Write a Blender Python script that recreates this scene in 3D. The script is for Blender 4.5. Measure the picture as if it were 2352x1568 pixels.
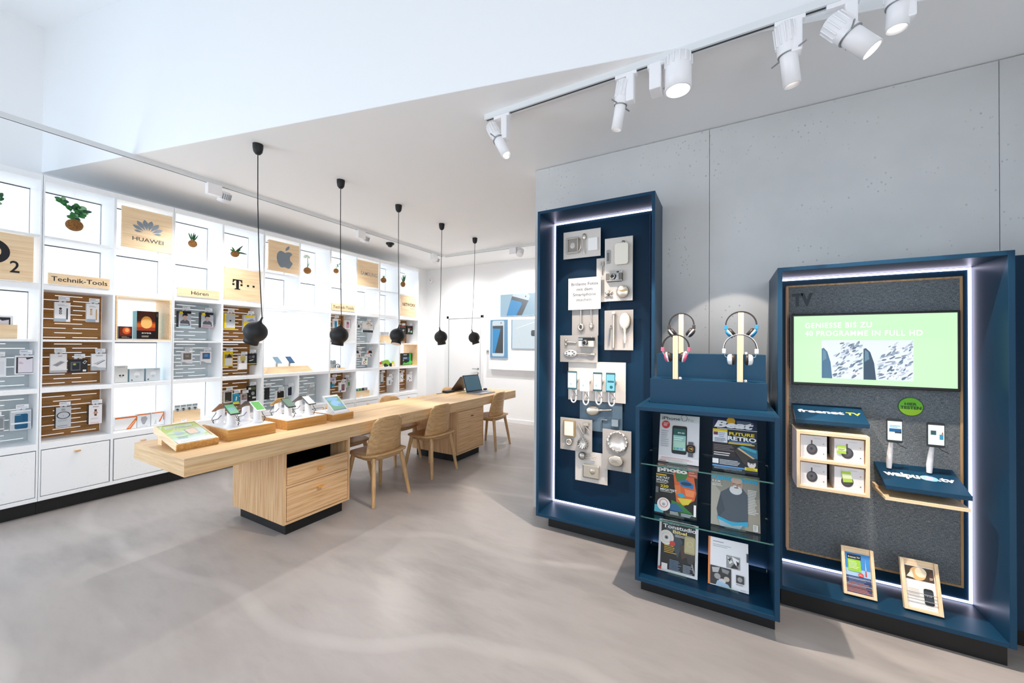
import bpy, math, random
from mathutils import Vector, Matrix

for _o in list(bpy.data.objects):
    bpy.data.objects.remove(_o)
SC = bpy.context.scene
COL = SC.collection
PI = math.pi

# ---------------------------------------------------------------- camera, light, exposure
CAM_H = 1.45
F_PX, YAW, PIT, ROL = 878.546, 0.509698, 0.0090909, 0.0067976


def make_camera():
    cam = bpy.data.cameras.new('camera')
    cam.sensor_fit = 'HORIZONTAL'
    cam.sensor_width = 36.0
    cam.lens = F_PX / 2352 * 36.0
    cam.clip_start = 0.05
    ob = bpy.data.objects.new('camera', cam)
    COL.objects.link(ob)
    f0 = Vector((-math.sin(YAW), math.cos(YAW), 0))
    r0 = Vector((math.cos(YAW), math.sin(YAW), 0))
    up = Vector((0, 0, 1))
    fw = math.cos(PIT) * f0 + math.sin(PIT) * up
    u1 = -math.sin(PIT) * f0 + math.cos(PIT) * up
    r = math.cos(ROL) * r0 + math.sin(ROL) * u1
    u = -math.sin(ROL) * r0 + math.cos(ROL) * u1
    m = Matrix((r, u, -fw)).transposed().to_4x4()
    m.translation = Vector((0, 0, CAM_H))
    ob.matrix_world = m
    SC.camera = ob


make_camera()

vs = SC.view_settings
vs.view_transform = 'Standard'
vs.look = 'None'
vs.gamma = 1.0
vs.use_curve_mapping = False
vs.exposure = 0.43
SC.cycles.use_denoising = True
SC.cycles.max_bounces = 10
SC.cycles.diffuse_bounces = 8
SC.cycles.glossy_bounces = 4
SC.cycles.transmission_bounces = 6
SC.cycles.transparent_max_bounces = 8
SC.cycles.sample_clamp_indirect = 10.0
SC.cycles.caustics_reflective = False
SC.cycles.caustics_refractive = False

world = bpy.data.worlds.new('world')
SC.world = world
world.use_nodes = True
world.node_tree.nodes['Background'].inputs[0].default_value = (0.80, 0.90, 1.0, 1)
world.node_tree.nodes['Background'].inputs[1].default_value = 0.26


def area(name, loc, rot, sx, sy, energy, color):
    l = bpy.data.lights.new(name, 'AREA')
    l.shape = 'RECTANGLE'
    l.size, l.size_y, l.energy, l.color = sx, sy, energy, color
    o = bpy.data.objects.new(name, l)
    o.location, o.rotation_euler = loc, rot
    COL.objects.link(o)
    return o


# daylight through the shop front behind the camera, then two added side fills
area('shopfront_daylight', (-2.2, -2.3, 1.35), (math.radians(72), 0, 0), 6.6, 2.4, 54, (0.93, 0.96, 1.0))
area('added_left_fill', (-5.3, -1.3, 1.7), (math.radians(78), 0, math.radians(-60)), 2.4, 2.8, 85, (0.64, 0.81, 1.0))  # added cool fill for left floor and bulkhead; no such window known
area('added_right_fill', (1.36, -1.0, 1.5), (math.radians(84), 0, math.radians(82)), 2.2, 2.2, 45, (0.78, 0.89, 1.0))  # added fill for shelf fronts and left floor; no known opening here

SPOT_W = 120.0


def spot(name, loc, aim, energy, deg, blend=0.25, color=(1, 0.88, 0.77), r=0.02, parent=None):
    l = bpy.data.lights.new(name, 'SPOT')
    l.energy, l.color, l.spot_size, l.spot_blend, l.shadow_soft_size = energy, color, math.radians(deg), blend, r
    o = bpy.data.objects.new(name, l)
    COL.objects.link(o)
    o.rotation_euler = (Vector(aim) - Vector(loc)).to_track_quat('-Z', 'Y').to_euler()
    o.location = loc
    if parent is not None:
        o.parent = parent
        o.location = Vector(loc) - parent.location
    return o


# ---------------------------------------------------------------- materials
MATS = {}


def lin(c):
    def f(v):
        v /= 255.0
        return v / 12.92 if v <= 0.04045 else ((v + 0.055) / 1.055) ** 2.4
    if isinstance(c, str):
        c = (int(c[0:2], 16), int(c[2:4], 16), int(c[4:6], 16))
    return (f(c[0]), f(c[1]), f(c[2]), 1.0)


def new_mat(name):
    m = bpy.data.materials.new(name)
    m.use_nodes = True
    nt = m.node_tree
    return m, nt, nt.nodes['Principled BSDF']


def mat(name, col=None, rough=0.5, metal=0.0, spec=0.5, coat=0.0):
    """plain paint: made once per name"""
    if name in MATS:
        return MATS[name]
    m, nt, b = new_mat(name)
    b.inputs['Base Color'].default_value = lin(col)
    b.inputs['Roughness'].default_value = rough
    b.inputs['Metallic'].default_value = metal
    b.inputs['Specular IOR Level'].default_value = spec
    b.inputs['Coat Weight'].default_value = coat
    MATS[name] = m
    return m


def ink(hexcol):
    return mat('print_' + hexcol, hexcol, 0.38, 0, 0.4)


def glow(name, col, s):
    if name in MATS:
        return MATS[name]
    m, nt, b = new_mat(name)
    b.inputs['Base Color'].default_value = (0.03, 0.03, 0.03, 1)
    b.inputs['Emission Color'].default_value = lin(col)
    b.inputs['Emission Strength'].default_value = s
    MATS[name] = m
    return m


def nd(nt, t, **kw):
    n = nt.nodes.new(t)
    for k, v in kw.items():
        setattr(n, k, v)
    return n


def ramp(nt, stops):
    r = nt.nodes.new('ShaderNodeValToRGB')
    e = r.color_ramp.elements
    e[0].position, e[0].color = stops[0]
    e[1].position, e[1].color = stops[-1]
    for p, c in stops[1:-1]:
        q = e.new(p)
        q.color = c
    return r


def coords(nt, scale, rot=(0, 0, 0)):
    tc = nt.nodes.new('ShaderNodeTexCoord')
    mp = nt.nodes.new('ShaderNodeMapping')
    mp.inputs['Scale'].default_value = scale
    mp.inputs['Rotation'].default_value = rot
    nt.links.new(tc.outputs['Object'], mp.inputs['Vector'])
    return mp.outputs['Vector']


def noise(nt, vec, scale, detail=4, rough=0.55):
    n = nt.nodes.new('ShaderNodeTexNoise')
    n.inputs['Scale'].default_value = scale
    n.inputs['Detail'].default_value = detail
    n.inputs['Roughness'].default_value = rough
    nt.links.new(vec, n.inputs['Vector'])
    return n.outputs['Fac']


def bump(nt, b, h, strength, dist=0.002):
    n = nt.nodes.new('ShaderNodeBump')
    n.inputs['Strength'].default_value = strength
    n.inputs['Distance'].default_value = dist
    nt.links.new(h, n.inputs['Height'])
    nt.links.new(n.outputs['Normal'], b.inputs['Normal'])


def oak(axis, c0='b98a58', c1='d9b184', c2='e8c89e', name='oak'):
    key = name + '_' + axis
    if key in MATS:
        return MATS[key]
    m, nt, b = new_mat(key)
    s = [38, 38, 38]
    s['xyz'.index(axis)] = 1.6
    v = coords(nt, s)
    f = noise(nt, v, 1.6, 6, 0.62)
    r = ramp(nt, [(0.30, lin(c0)), (0.52, lin(c1)), (0.74, lin(c2))])
    nt.links.new(f, r.inputs[0])
    nt.links.new(r.outputs[0], b.inputs['Base Color'])
    b.inputs['Roughness'].default_value = 0.42
    bump(nt, b, f, 0.12, 0.001)
    MATS[key] = m
    return m


OX, OY, OZ = oak('x'), oak('y'), oak('z')
PALE = dict(c0='e6c091', c1='f6d9b0', c2='fbe6c4', name='pale_oak')
PX_, PY_, PZ_ = oak('x', **PALE), oak('y', **PALE), oak('z', **PALE)
SHADED_OAK = dict(c0='8a5c2c', c1='a97638', c2='bd8a4c', name='slat_oak')  # oak darkened: the shading in the niches is put into the colour
SLAT_OAK_Y = oak('y', **SHADED_OAK)


def speckled(name, base, dot, rough=0.5, amount=0.62):
    if name in MATS:
        return MATS[name]
    m, nt, b = new_mat(name)
    v = coords(nt, (1, 1, 1))
    big = noise(nt, v, 5.5, 3)
    vo = nt.nodes.new('ShaderNodeTexVoronoi')
    vo.inputs['Scale'].default_value = 85
    nt.links.new(v, vo.inputs['Vector'])
    r1 = ramp(nt, [(0.10, (1, 1, 1, 1)), (0.24, (0, 0, 0, 1))])
    nt.links.new(vo.outputs['Distance'], r1.inputs[0])
    r2 = ramp(nt, [(amount - 0.06, (0, 0, 0, 1)), (amount + 0.05, (1, 1, 1, 1))])
    nt.links.new(big, r2.inputs[0])
    mu = nd(nt, 'ShaderNodeMath', operation='MULTIPLY')
    nt.links.new(r1.outputs[0], mu.inputs[0])
    nt.links.new(r2.outputs[0], mu.inputs[1])
    mx = nt.nodes.new('ShaderNodeMix')
    mx.data_type = 'RGBA'
    mx.inputs['A'].default_value = lin(base)
    mx.inputs['B'].default_value = lin(dot)
    nt.links.new(mu.outputs[0], mx.inputs['Factor'])
    nt.links.new(mx.outputs['Result'], b.inputs['Base Color'])
    b.inputs['Roughness'].default_value = rough
    MATS[name] = m
    return m


WHITE = mat('white_paint', 'f2f2f2', 0.6, 0, 0.3)
SHELFW = speckled('white_speckled_board', 'f7f9fb', 'cbd4d8', 0.45, 0.60)
NAVY = mat('navy_lacquer', '123a54', 0.38, 0, 0.28)
NAVY2 = mat('navy_panel', '082c45', 0.42, 0, 0.2)
BLACK = mat('black_plastic', '0c0d0f', 0.4)
PLINTH = mat('black_plinth', '07090b', 0.55)
GLOSSW = mat('white_plastic', 'f4f2f3', 0.28)
SILVER = mat('silver', 'd8d6d2', 0.22, 1.0)
STEEL = mat('brushed_steel', 'a9abad', 0.35, 1.0)
OLDSILVER = mat('aged_silver', 'd6cdbf', 0.28, 0.85)
CREAM = mat('cream_enamel', 'efe7d8', 0.35)
LIT = glow('backlit_panel', 'eef6ff', 1.2)
LITS = glow('backlit_slots', 'f6fbff', 0.85)
LED = glow('led_strip', 'eae4ff', 4.6)
LAMPON = glow('lamp_disc', 'fff8ee', 9.0)
LAMPDIM = glow('lamp_disc_soft', 'fff6ea', 2.2)


def concrete_wall():
    m, nt, b = new_mat('fair_faced_concrete')
    v = coords(nt, (1, 1, 1))
    f = noise(nt, v, 1.3, 5)
    r = ramp(nt, [(0.3, lin('c6c7c7')), (0.7, lin('d6d6d5'))])
    nt.links.new(f, r.inputs[0])
    cl = noise(nt, v, 2.6, 4, 0.6)
    r2 = ramp(nt, [(0.50, (0, 0, 0, 1)), (0.62, (1, 1, 1, 1))])
    nt.links.new(cl, r2.inputs[0])
    vo = nt.nodes.new('ShaderNodeTexVoronoi')
    vo.inputs['Scale'].default_value = 34
    nt.links.new(coords(nt, (1, 1, 0.8)), vo.inputs['Vector'])
    r3 = ramp(nt, [(0.10, (1, 1, 1, 1)), (0.20, (0, 0, 0, 1))])
    nt.links.new(vo.outputs['Distance'], r3.inputs[0])
    mu = nd(nt, 'ShaderNodeMath', operation='MULTIPLY')
    nt.links.new(r2.outputs[0], mu.inputs[0])
    nt.links.new(r3.outputs[0], mu.inputs[1])
    mx = nt.nodes.new('ShaderNodeMix')
    mx.data_type = 'RGBA'
    nt.links.new(mu.outputs[0], mx.inputs['Factor'])
    nt.links.new(r.outputs[0], mx.inputs['A'])
    mx.inputs['B'].default_value = lin('b0b1b1')
    nt.links.new(mx.outputs['Result'], b.inputs['Base Color'])
    b.inputs['Roughness'].default_value = 0.7
    inv = nd(nt, 'ShaderNodeMath', operation='SUBTRACT')
    inv.inputs[0].default_value = 1.0
    nt.links.new(mu.outputs[0], inv.inputs[1])
    bump(nt, b, inv.outputs[0], 0.35, 0.004)
    return m


def floor_mat():
    m, nt, b = new_mat('polished_microcement')
    v = coords(nt, (0.6, 2.2, 1), (0, 0, math.radians(38)))
    f = noise(nt, v, 2.3, 8, 0.62)
    v2 = coords(nt, (1, 1, 1))
    g = noise(nt, v2, 0.7, 3)
    ad = nd(nt, 'ShaderNodeMath', operation='ADD')
    nt.links.new(f, ad.inputs[0])
    nt.links.new(g, ad.inputs[1])
    r = ramp(nt, [(0.72, lin('918b87')), (1.0, lin('9b9490')), (1.26, lin('a69f9b'))])
    hf = nd(nt, 'ShaderNodeMath', operation='MULTIPLY')
    hf.inputs[1].default_value = 0.75
    nt.links.new(ad.outputs[0], hf.inputs[0])
    r.color_ramp.elements[0].position = 0.54
    r.color_ramp.elements[1].position = 0.74
    r.color_ramp.elements[2].position = 0.95
    nt.links.new(hf.outputs[0], r.inputs[0])
    # fine trowel arcs
    w = nt.nodes.new('ShaderNodeTexWave')
    w.wave_type = 'RINGS'
    w.inputs['Scale'].default_value = 0.35
    w.inputs['Distortion'].default_value = 9
    w.inputs['Detail'].default_value = 3
    w.inputs['Detail Scale'].default_value = 0.7
    nt.links.new(v2, w.inputs['Vector'])
    rw = ramp(nt, [(0.965, (0, 0, 0, 1)), (1.0, (1, 1, 1, 1))])
    nt.links.new(w.outputs['Fac'], rw.inputs[0])
    sc = nd(nt, 'ShaderNodeMath', operation='MULTIPLY')
    sc.inputs[1].default_value = 0.18
    nt.links.new(rw.outputs[0], sc.inputs[0])
    mx = nt.nodes.new('ShaderNodeMix')
    mx.data_type = 'RGBA'
    nt.links.new(sc.outputs[0], mx.inputs['Factor'])
    nt.links.new(r.outputs[0], mx.inputs['A'])
    mx.inputs['B'].default_value = lin('d2cdc8')
    nt.links.new(mx.outputs['Result'], b.inputs['Base Color'])
    rr = nd(nt, 'ShaderNodeMapRange')
    rr.inputs['To Min'].default_value = 0.26
    rr.inputs['To Max'].default_value = 0.44
    nt.links.new(f, rr.inputs['Value'])
    nt.links.new(rr.outputs[0], b.inputs['Roughness'])
    b.inputs['Specular IOR Level'].default_value = 0.45
    return m


def fabric_mat():
    m, nt, b = new_mat('grey_blue_woven_fabric')
    f = noise(nt, coords(nt, (60, 60, 420)), 1.0, 3, 0.7)
    g = noise(nt, coords(nt, (520, 520, 90)), 1.0, 3, 0.7)
    ad = nd(nt, 'ShaderNodeMath', operation='ADD')
    nt.links.new(f, ad.inputs[0])
    nt.links.new(g, ad.inputs[1])
    hf = nd(nt, 'ShaderNodeMath', operation='MULTIPLY')
    hf.inputs[1].default_value = 0.5
    nt.links.new(ad.outputs[0], hf.inputs[0])
    r = ramp(nt, [(0.36, lin('3e4a55')), (0.5, lin('737b81')), (0.64, lin('a8a7a3'))])
    nt.links.new(hf.outputs[0], r.inputs[0])
    nt.links.new(r.outputs[0], b.inputs['Base Color'])
    b.inputs['Roughness'].default_value = 0.9
    b.inputs['Specular IOR Level'].default_value = 0.1
    bump(nt, b, hf.outputs[0], 0.5, 0.002)
    return m


def glass_mat(name='clear_glass', tint=(0.93, 0.98, 0.96, 1), rough=0.0):
    if name in MATS:
        return MATS[name]
    m, nt, b = new_mat(name)
    nt.nodes.remove(b)
    out = nt.nodes['Material Output']
    gl = nt.nodes.new('ShaderNodeBsdfGlossy')
    gl.inputs['Roughness'].default_value = 0.03 + rough
    tr = nt.nodes.new('ShaderNodeBsdfTransparent')
    tr.inputs[0].default_value = tint
    lw = nt.nodes.new('ShaderNodeLayerWeight')
    pw = nd(nt, 'ShaderNodeMath', operation='POWER')
    pw.inputs[1].default_value = 4.0
    nt.links.new(lw.outputs['Facing'], pw.inputs[0])
    fr = nd(nt, 'ShaderNodeMath', operation='MULTIPLY_ADD')
    fr.inputs[1].default_value = 0.75
    fr.inputs[2].default_value = 0.04
    nt.links.new(pw.outputs[0], fr.inputs[0])
    mx = nt.nodes.new('ShaderNodeMixShader')
    nt.links.new(fr.outputs[0], mx.inputs[0])
    nt.links.new(tr.outputs[0], mx.inputs[1])
    nt.links.new(gl.outputs[0], mx.inputs[2])
    nt.links.new(mx.outputs[0], out.inputs[0])
    MATS[name] = m
    return m


GLASS = glass_mat()
GLASSEDGE = mat('glass_edge_green', '4f7f74', 0.1)


def coir_mat():
    m, nt, b = new_mat('coir_fibre')
    f = noise(nt, coords(nt, (1, 1, 1)), 90, 5, 0.7)
    r = ramp(nt, [(0.32, lin('5d3a1c')), (0.55, lin('96652f')), (0.75, lin('c79a5c'))])
    nt.links.new(f, r.inputs[0])
    nt.links.new(r.outputs[0], b.inputs['Base Color'])
    b.inputs['Roughness'].default_value = 0.95
    bump(nt, b, f, 0.9, 0.006)
    return m


COIR = coir_mat()
LEAF = mat('leaf_green', '2f7a3a', 0.4)
LEAF2 = mat('leaf_pale_green', '7fb183', 0.45)
LEAFD = mat('leaf_dark_green', '1f5230', 0.4)
FLOWER = mat('flower_cream', 'dfe6d3', 0.6)


# ---------------------------------------------------------------- mesh builder
_TEXT = {}


def text_mesh(body, bold=0.0, shear=0.0, space=1.0):
    k = (body, bold, shear, space)
    if k not in _TEXT:
        c = bpy.data.curves.new('lettering', 'FONT')
        c.body = body
        c.size = 1.0
        c.offset = bold
        c.shear = shear
        c.space_character = space
        c.resolution_u = 3
        o = bpy.data.objects.new('lettering', c)
        me = bpy.data.meshes.new_from_object(o)
        v = [(p.co.x, p.co.y) for p in me.vertices]
        f = [tuple(p.vertices) for p in me.polygons]
        bpy.data.objects.remove(o)
        bpy.data.meshes.remove(me)
        bpy.data.curves.remove(c)
        _TEXT[k] = (v, f)
    return _TEXT[k]


class MB:
    def __init__(s, o=(0, 0, 0), M=None):
        s.v, s.f, s.mi, s.sm = [], [], [], []
        s.mats = []
        s.M = M if M is not None else Matrix.Translation(-Vector(o))

    def mid(s, m):
        if m not in s.mats:
            s.mats.append(m)
        return s.mats.index(m)

    def add(s, vs_, fs, m, smooth=False):
        b = len(s.v)
        i = s.mid(m)
        s.v += [s.M @ Vector(p) for p in vs_]
        for f in fs:
            s.f.append([b + q for q in f])
            s.mi.append(i)
            s.sm.append(smooth)
        return s

    def box(s, x0, x1, y0, y1, z0, z1, m):
        p = [(x, y, z) for z in (z0, z1) for y in (y0, y1) for x in (x0, x1)]
        return s.add(p, [(0, 2, 3, 1), (4, 5, 7, 6), (0, 1, 5, 4), (2, 6, 7, 3), (0, 4, 6, 2), (1, 3, 7, 5)], m)

    def hexa(s, p, m):
        """8 corners: bottom ring 0-3 counter-clockwise from above, top ring 4-7"""
        return s.add(p, [(3, 2, 1, 0), (4, 5, 6, 7), (0, 1, 5, 4), (1, 2, 6, 5), (2, 3, 7, 6), (3, 0, 4, 7)], m)

    def ring_sweep(s, rings, m, closed=False, smooth=True, caps=True):
        n = len(rings[0])
        vs_ = [p for r in rings for p in r]
        fs = []
        k = len(rings)
        for i in range(k if closed else k - 1):
            a, b = i * n, ((i + 1) % k) * n
            for j in range(n):
                fs.append((a + j, a + (j + 1) % n, b + (j + 1) % n, b + j))
        s.add(vs_, fs, m, smooth)
        if caps and not closed:
            s.add(rings[0], [tuple(reversed(range(n)))], m)
            s.add(rings[-1], [tuple(range(n))], m)
        return s

    def tube(s, pts, r, m, n=8, closed=False, smooth=True):
        pts = [Vector(p) for p in pts]
        k = len(pts)
        rs = r if isinstance(r, (list, tuple)) else [r] * k
        rings = []
        prev = None
        for i in range(k):
            if closed:
                t = pts[(i + 1) % k] - pts[i - 1]
            else:
                t = pts[min(i + 1, k - 1)] - pts[max(i - 1, 0)]
            t.normalize()
            if prev is None:
                a = Vector((0, 0, 1)) if abs(t.z) < 0.9 else Vector((1, 0, 0))
                prev = a
            u = (prev - t * prev.dot(t))
            if u.length < 1e-6:
                u = t.orthogonal()
            u.normalize()
            w = t.cross(u)
            prev = u
            rings.append([pts[i] + rs[i] * (math.cos(2 * PI * j / n) * u + math.sin(2 * PI * j / n) * w) for j in range(n)])
        return s.ring_sweep(rings, m, closed, smooth)

    def lathe(s, prof, m, c=(0, 0, 0), n=24, smooth=True, axis='z'):
        rings = []
        for r, z in prof:
            ring = []
            for j in range(n):
                a = 2 * PI * j / n
                x, y = r * math.cos(a), r * math.sin(a)
                p = (x, y, z) if axis == 'z' else ((z, x, y) if axis == 'x' else (y, z, x))
                ring.append((c[0] + p[0], c[1] + p[1], c[2] + p[2]))
            rings.append(ring)
        return s.ring_sweep(rings, m, False, smooth)

    def ball(s, c, rx, ry, rz, m, n=16, k=10):
        prof = []
        rings = []
        for i in range(k + 1):
            t = -PI / 2 + PI * i / k
            cr = max(math.cos(t), 0.02)
            rings.append([(c[0] + rx * cr * math.cos(2 * PI * j / n), c[1] + ry * cr * math.sin(2 * PI * j / n), c[2] + rz * math.sin(t)) for j in range(n)])
        return s.ring_sweep(rings, m)

    # flat work in the card frame: u right, v up, d towards the viewer (local -y)
    def poly(s, pts, d, m, th=0.0):
        f = [(u, -d, v) for u, v in pts]
        n = len(f)
        s.add(f, [tuple(range(n))], m)
        if th > 0:
            b = [(u, -d + th, v) for u, v in pts]
            s.add(b, [tuple(reversed(range(n)))], m)
            s.add(f + b, [(j, n + j, n + (j + 1) % n, (j + 1) % n) for j in range(n)], m)
        return s

    def rect(s, u0, u1, v0, v1, d, m, th=0.0):
        return s.poly([(u0, v0), (u1, v0), (u1, v1), (u0, v1)], d, m, th)

    def disc(s, u, v, ru, rv, d, m, n=24, th=0.0, a0=0.0, a1=2 * PI):
        k = n if abs(a1 - a0 - 2 * PI) < 1e-6 else n + 1
        return s.poly([(u + ru * math.cos(a0 + (a1 - a0) * j / n), v + rv * math.sin(a0 + (a1 - a0) * j / n)) for j in range(k)], d, m, th)

    def rrect(s, u0, u1, v0, v1, r, d, m, th=0.0):
        pts = []
        for cx, cy, a in ((u1 - r, v1 - r, 0), (u0 + r, v1 - r, 90), (u0 + r, v0 + r, 180), (u1 - r, v0 + r, 270)):
            for q in range(5):
                t = math.radians(a + 22.5 * q)
                pts.append((cx + r * math.cos(t), cy + r * math.sin(t)))
        return s.poly(pts, d, m, th)

    def annulus(s, u, v, r0, r1, d, m, n=32, sx=1.0):
        vs_, fs = [], []
        for j in range(n):
            a = 2 * PI * j / n
            vs_ += [(u + sx * r0 * math.cos(a), -d, v + r0 * math.sin(a)), (u + sx * r1 * math.cos(a), -d, v + r1 * math.sin(a))]
        for j in range(n):
            a, b = 2 * j, 2 * ((j + 1) % n)
            fs.append((a, a + 1, b + 1, b))
        return s.add(vs_, fs, m)

    def text(s, body, u0, u1, v, h, d, m, bold=0.0, shear=0.0, space=1.0, rot=0.0, align='fit'):
        """lettering with baseline v and capital height h, stretched to run from u0 to u1"""
        vv, ff = text_mesh(body, bold, shear, space)
        xs = [p[0] for p in vv]
        x0, x1 = min(xs), max(xs)
        sy = h / 0.72
        sx = (u1 - u0) / (x1 - x0) if align == 'fit' else sy
        ca, sa = math.cos(rot), math.sin(rot)
        pts = []
        for x, y in vv:
            a, b = (x - x0) * sx, y * sy
            pts.append((u0 + a * ca - b * sa, -d, v + a * sa + b * ca))
        return s.add(pts, ff, m)

    def lines(s, u0, u1, v1, v0, n, th, d, m, seed=1, ragged=0.35):
        rnd = random.Random(seed)
        for i in range(n):
            v = v1 - (v1 - v0) * (i + 0.5) / n
            e = u1 - (u1 - u0) * rnd.random() * ragged
            s.rect(u0, e, v - th / 2, v + th / 2, d, m)
        return s

    def build(s, name, parent=None, bevel=0.0, loc=None, rot=None, solid=0.0, subsurf=0):
        me = bpy.data.meshes.new(name)
        me.from_pydata(s.v, [], s.f)
        for m in s.mats:
            me.materials.append(m)
        me.polygons.foreach_set('material_index', s.mi)
        me.polygons.foreach_set('use_smooth', s.sm)
        me.update()
        o = bpy.data.objects.new(name, me)
        COL.objects.link(o)
        if parent is not None:
            o.parent = parent
        if loc is not None:
            o.location = loc
        if rot is not None:
            o.rotation_euler = rot
        if solid:
            q = o.modifiers.new('solidify', 'SOLIDIFY')
            q.thickness = solid
            q.offset = 0
        if bevel:
            q = o.modifiers.new('bevel', 'BEVEL')
            q.width = bevel
            q.segments = 2
            q.limit_method = 'ANGLE'
            q.angle_limit = math.radians(40)
        if subsurf:
            q = o.modifiers.new('subsurf', 'SUBSURF')
            q.levels = q.render_levels = subsurf
        return o


def tag(o, label, cat, group=None, kind=None):
    o['label'] = label
    o['category'] = cat
    if group:
        o['group'] = group
    if kind:
        o['kind'] = kind
    return o


def thing(name, label, cat, loc=(0, 0, 0), rz=0.0, group=None, rot=None):
    o = bpy.data.objects.new(name, None)
    o.empty_display_size = 0.1
    COL.objects.link(o)
    o.location = loc
    o.rotation_euler = rot if rot else (0, 0, rz)
    return tag(o, label, cat, group)


def struct(o):
    o['kind'] = 'structure'
    return o


def copy_tree(o, parent=None):
    c = o.copy()
    COL.objects.link(c)
    if parent is not None:
        c.parent = parent
    for ch in o.children:
        copy_tree(ch, c)
    return c

# ---------------------------------------------------------------- the room
ZC, ZH = 3.03, 4.38            # low ceiling, ceiling of the tall front bay
XL, YF, XR, YB = -5.58, 6.235, 1.42, -2.4
BX0, BY0, BX1, BY1 = XL, 0.935, XR, 0.935 + 0.2355 * (XR - XL)   # downstand line across the ceiling

fl = floor_mat()
struct(MB().box(-6.2, 3.0, -3.2, 6.6, -0.1, 0.0, fl).build('floor'))
b = MB()
b.hexa([(XL - .1, BY0 + .003, ZC), (XR + .1, BY1 + .003, ZC), (XR + .1, YF + .1, ZC), (XL - .1, YF + .1, ZC),
        (XL - .1, BY0 + .003, ZC + .12), (XR + .1, BY1 + .003, ZC + .12), (XR + .1, YF + .1, ZC + .12), (XL - .1, YF + .1, ZC + .12)],
       mat('ceiling_paint', 'f4f3f2', 0.8, 0, 0.2))
struct(b.build('ceiling'))
CEILH = mat('bay_paint', 'f4f5f6', 0.8, 0, 0.2)
struct(MB().box(XL - .1, XR + .1, YB, 3.0, ZH, ZH + .1, CEILH).build('ceiling_bay'))
b = MB()
nx, ny = -0.229, 0.973
b.hexa([(BX0 - .1, BY0, ZC + .001), (BX1 + .1, BY1, ZC + .001), (BX1 + .1, BY1 + .1, ZC + .001), (BX0 - .1, BY0 + .1, ZC + .001),
        (BX0 - .1, BY0, ZH), (BX1 + .1, BY1, ZH), (BX1 + .1, BY1 + .1, ZH), (BX0 - .1, BY0 + .1, ZH)], CEILH)
struct(b.build('wall_bulkhead'))
struct(MB().box(XL - .12, XL, YB, YF + .1, 0, ZH, mat('wall_paint', 'f6f6f6', 0.75, 0, 0.2)).build('wall_left'))
struct(MB().box(XL - .1, XR + .1, YF, YF + .1, 0, ZC, MATS['wall_paint']).build('wall_back'))
struct(MB().box(XR, XR + .12, YB, YF, 0, ZH, MATS['wall_paint']).build('wall_right'))
conc = concrete_wall()
b = MB()
for a, c in ((-1.504, -0.1065), (-0.1035, 1.3005), (1.3035, XR - .002)):
    b.box(a, c, 3.107, 3.125, 0.0, ZC - .006, conc)
struct(b.build('wall_concrete', bevel=0.0015))
struct(MB().box(-1.504, XR - .002, 3.126, 3.24, 0, ZC, MATS['wall_paint']).build('wall_concrete_core'))
struct(MB().box(XL, -1.0, YF - .014, YF, 0, .07, WHITE).build('baseboard_back'))

# door in the far wall
door = MB().box(-4.955, -4.175, YF - .02, YF - .001, 0.005, 1.975, mat('door_white', 'ececec', 0.5)).build('door_1', bevel=.002)
struct(door)
door['label'] = 'plain white flush door in the far wall beside the lit phone pictures'
h = MB()
h.tube([(-4.23, YF - .02, .98), (-4.23, YF - .06, .98), (-4.34, YF - .06, .98)], .009, STEEL)
h.lathe([(.02, 0), (.02, .006)], STEEL, (-4.23, YF - .026, .98), axis='y', n=16)
h.lathe([(.018, 0), (.018, .006)], STEEL, (-4.23, YF - .026, .89), axis='y', n=16)
h.build('door_handle', door)
n = MB()
n.rect(-4.66, -4.44, 1.555, 1.665, .0215 - YF, WHITE)
for q in range(3):
    n.rect(-4.62, -4.48, 1.58 + .027 * q, 1.586 + .027 * q, .022 - YF, ink('b9c9c4'))
n.build('door_sign', door)
m = MB()
for x0, x1, z0, z1 in ((-4.9595, -4.9545, .004, 1.98), (-4.1755, -4.1705, .004, 1.98), (-4.955, -4.175, 1.9745, 1.9795)):
    m.box(x0, x1, YF - .0305, YF - .0005, z0, z1, mat('door_gap', '8d8f91', .6))
m.build('door_gap', door)
t = MB()
for x0, x1, z0, z1 in ((-5.01, -4.957, 0, 2.03), (-4.173, -4.12, 0, 2.03), (-5.01, -4.12, 1.977, 2.03)):
    t.box(x0, x1, YF - .03, YF - .0005, z0, z1, mat('trim_grey', 'e4e4e4', 0.5))
struct(t.build('trim_1', bevel=.002))

# projecting white picture panel on the far wall with three backlit phone pictures
struct(MB().box(-3.95, -2.2, YF - .07, YF - .001, .985, 2.62, MATS['wall_paint']).build('wall_back_projection', bevel=.003))


def lightbox(name, u0, u1, v0, v1, fn, label):
    w, hh = u1 - u0, v1 - v0
    o = thing(name, label, 'picture', (u0, YF - .0712, v0), group='backlit phone pictures')
    MB().box(0, w, -.02, 0, 0, hh, mat('lightbox_edge', '9fc2de', 0.4)).build('frame', o)
    m = MB()
    fn(m, w, hh)
    m.build('print', o)


SKY = glow('print_light_blue', '7fc0f2', 0.42)
SKY2 = glow('print_pale_blue', 'b4dcf4', 0.5)
CYAN = glow('print_cyan', '0a9fe6', 0.55)
PHW = glow('print_white', 'dfeef6', 0.62)
PHG = mat('print_phone_grey', '3c4145', 0.5)


def pic_tall(m, w, h):
    m.rect(.004, w - .004, .004, h - .004, .0205, SKY)
    m.rrect(w * .12, w * .80, h * .05, h * .97, .03, .021, PHW)
    m.rect(w * .14, w * .74, h * .13, h * .84, .0215, PHG)
    m.poly([(w * .14, h * .14), (w * .28, h * .14), (w * .60, h * .76), (w * .14, h * .77)], .022, CYAN)
    m.disc(w * .62, h * .91, .012, .012, .022, PHG)


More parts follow.
